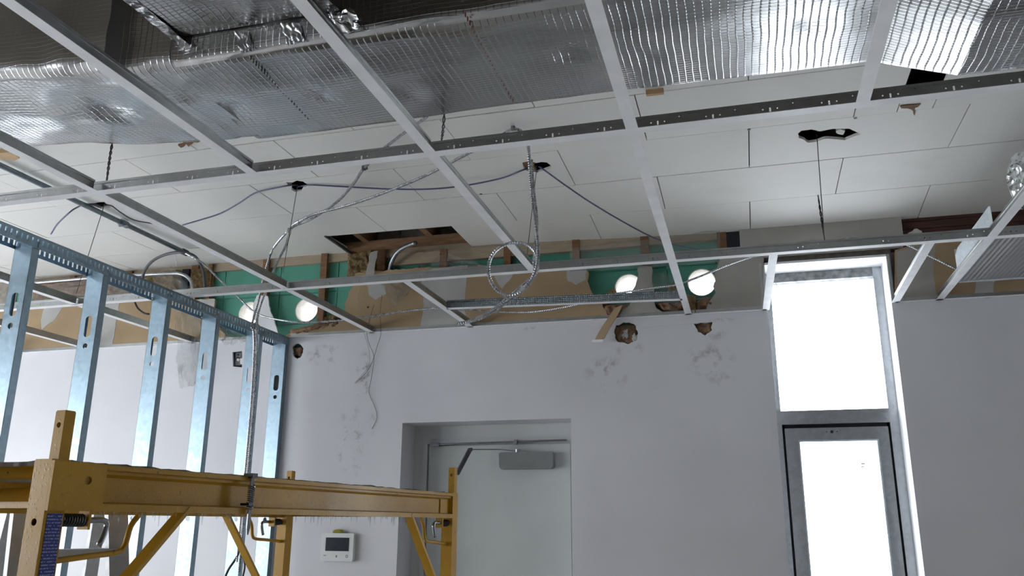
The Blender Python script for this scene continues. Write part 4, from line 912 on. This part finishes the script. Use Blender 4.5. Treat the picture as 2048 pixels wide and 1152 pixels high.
# end frames with rungs
for y in (0, Ls):
    for z in (zb1 - .02, zb1 - .062, 1.30, 1.0, .7, .4):
        sp_(MB().tube([(-Ws + PT_, y, z), (-PT_, y, z)], .013, 12), 'rung', sm=True)
    sp_(MB().box((-Ws + PT_, y + .01, zb0 + .004), (-PT_, y + .016, zb0 + .03)), 'rung_plate')
deck = sp_(MB().plate(ragged(rect(-Ws + .02, .03, -.006, Ls - .03), .003, .02, 5), [], lambda a, b, w_: (a, b, zb1 - .007 + w_ + (.005 * mnoise.noise(Vector((a * 30, b * 30, 0))) if w_ > .005 else 0)), 0, .012), 'deck', 'deck_wood')
sp_(MB().box((-PT_ * .1 + PT_ + .0005, -PT_ + .008, EYE - .45), (PT_ + .0012, PT_ - .004, zb0 - .006)), 'warning_label', 'blue_label')
# spring latch on the beam
yk = .56; xk = PT_ + .012
sl = sp_(MB().tube([(xk, yk, zb1 + .004), (xk, yk, zb0 - .035)], .005, 8).tube([(xk, yk, zb0 - .035), (xk, yk, zb0 - .05)], [.005, .002], 8), 'spring_latch', 'chrome_pin', sm='sharp')
sp_(MB().tube([(xk + .008 * math.cos(t * 12 * 2 * math.pi), yk + .008 * math.sin(t * 12 * 2 * math.pi), zb1 - .02 - .06 * t) for t in [i / 160 for i in range(161)]], .0018, 5), 'spring', 'chrome_pin', parent=sl)
sp_(MB().box((xk - .02, yk - .01, zb1 - .004), (xk + .008, yk + .010, zb1 + .008)), 'latch_tab', 'black_plastic', parent=sl)
sp_(MB().box((xk - .016, yk - .018, zb0 + .02), (xk + .01, yk - .004, zb0 + .026)), 'latch_tab', 'black_plastic', parent=sl)
# water drops frozen under the beams and along their lips
mb = MB()
for i in range(150):
    y = R.uniform(.09, Ls - .06); L = R.choice((.004, .006, .008, .012, .02, .028)) * R.uniform(.7, 1.1); x = PT_ + R.uniform(-.012, .004); r_ = R.uniform(.0012, .0024)
    mb.tube([(x, y, zb0 + .001), (x, y, zb0 - L * .6), (x, y, zb0 - L)], [r_, r_ * .8, r_ * .25], 6)
sp_(mb, 'ice_drops', 'ice_drip', sm=True)['kind'] = 'stuff'
mb = MB()
for i in range(420):
    y = R.uniform(0, Ls); z = R.choice((zb0 + R.uniform(.002, .015), zb1 - R.uniform(.001, .012), R.uniform(zb0, zb1))); x = PT_ + .005 if (z > zb1 - .013 or z < zb0 + .016 or y < .1) else .005
    r_ = R.uniform(.0012, .0028)
    mb.add([(x, y - r_, z), (x, y, z - r_ * 1.4), (x, y + r_, z), (x, y, z + r_), (x + r_, y, z - r_ * .3)], [(0, 1, 4), (1, 2, 4), (2, 3, 4), (3, 0, 4)])
sp_(mb, 'water_beads', 'ice_drip', sm=True)['kind'] = 'stuff'

# ------------------------------------------------------------------ stepladder behind the scaffold
la = empty('stepladder', (-2.22, 2.40, 0), math.radians(68), label='grey aluminium stepladder standing between scaffold and studs', cat='ladder')
topz = EYE + .085
for sx in (-1, 1):
    r1 = MB(); r1.bar((sx * .22, -.40, 0), (sx * .15, -.03, topz), .026, .07, (1, 0, 0)); rl = r1.build('front_rail', 'ladder_alloy', la)
    r2 = MB(); r2.bar((sx * .21, .25, 0), (sx * .14, .05, topz), .022, .045, (1, 0, 0)); r2.build('rear_rail', 'ladder_alloy', la)
    MB().box((sx * .22 - .03, -.45, 0), (sx * .22 + .03, -.35, .05)).build('foot', 'black_plastic', la)
    MB().box((sx * .21 - .03, .20, 0), (sx * .21 + .03, .30, .05)).build('foot', 'black_plastic', la)
for i in range(5):
    t = (i + 1) * .30 / topz; y = -.40 + .37 * t; hw = .22 - .07 * t; st = MB().box((-hw, y - .045, t * topz - .012), (hw, y + .045, t * topz + .012)); st.build('step', 'ladder_alloy', la)
    if i < 4: MB().bar((-.21 + .07 * t, .25 - .2 * t, t * topz), (.21 - .07 * t, .25 - .2 * t, t * topz), .02, .03).build('rear_brace', 'ladder_alloy', la)
MB().box((-.19, -.10, topz - .01), (.19, .12, topz + .03)).build('top_cap', 'ladder_alloy', la)
MB().bar((-.19, -.28, .95), (-.19, .16, .90), .006, .02, (1, 0, 0)).build('spreader', 'black_plastic', la)

# ------------------------------------------------------------------ small fixings
def strap(px, label, ax, v, r=.012, mat='closer_grey'):
    p = U(*px, ax, v); tag(MB().tube([p + Vector((-.006, 0, 0)), p + Vector((.006, 0, 0))], r, 10).box((p.x - .008, p.y - .004, p.z), (p.x + .008, p.y + .022, p.z + r)).build('cable_strap', mat), label, 'cable strap')
strap((728, 336), 'small steel strap holding the armoured cable under the runner', 'z', ZA, .012, 'angle_dark')
strap((1026, 257), 'small strap where the coiled cable leaves the ceiling boards', 'z', ZA, .011)
strap((576, 462), 'white cable tie where the two sagging armoured cables meet', 'z', HC - .08, .017, 'white_plastic')
bj = U(476, 718, 'y', YW + .012)
jb = empty('junction_box', (bj.x, YW + .0135, bj.z), label='small metal box set in the square hole behind the studs', cat='box')
MB().plate(rect(-.022, -.04, .022, .04), [circ(0, .0, .012, 10), circ(0, .026, .006, 8)], FXZ(0), 0, .002).build('face_plate', 'angle_dark', jb)
MB().tube([(.002, .004, -.004), (.004, -.006, -.006)], .009, 10).build('knockout_plug', 'gypsum_core', jb)
tag(MB().box(U(838, 530, 'y', YW + .030), U(849, 552, 'y', YW + .034)).box(U(838, 530, 'y', YW + .016), U(840, 552, 'y', YW + .034)).build('steel_bracket', 'track_steel'), 'grey steel bracket fixed before the teal blocks beside the plastic peak', 'bracket')
cable('thin_wire', [(1546, 552, 'y', 4.57), (1554, 572, 'y', 4.57), (1558, 600, 'y', 4.575), (1559, 635, 'y', 4.58)], .0015, 'pale_wire', 'thin pale wire hanging inside the window reveal', 'wire')
cable('thin_wire', [(350, 507, 'y', 3.99), (352, 520, 'y', 3.99), (354, 532, 'y', 4.0)], .0016, 'white_plastic', 'short white string tied to the arched grey cable', 'wire')
for i, (px, py) in enumerate(((1498, 259), (1711, 236), (962, 388), (1300, 380))):
    p = U(px, py, 'z', HC); MB().plate(circ(p.x, p.y, .007, 8), [], FXY(HC - .0015), 0, .003).build('nail_head', 'angle_dark', ceil)
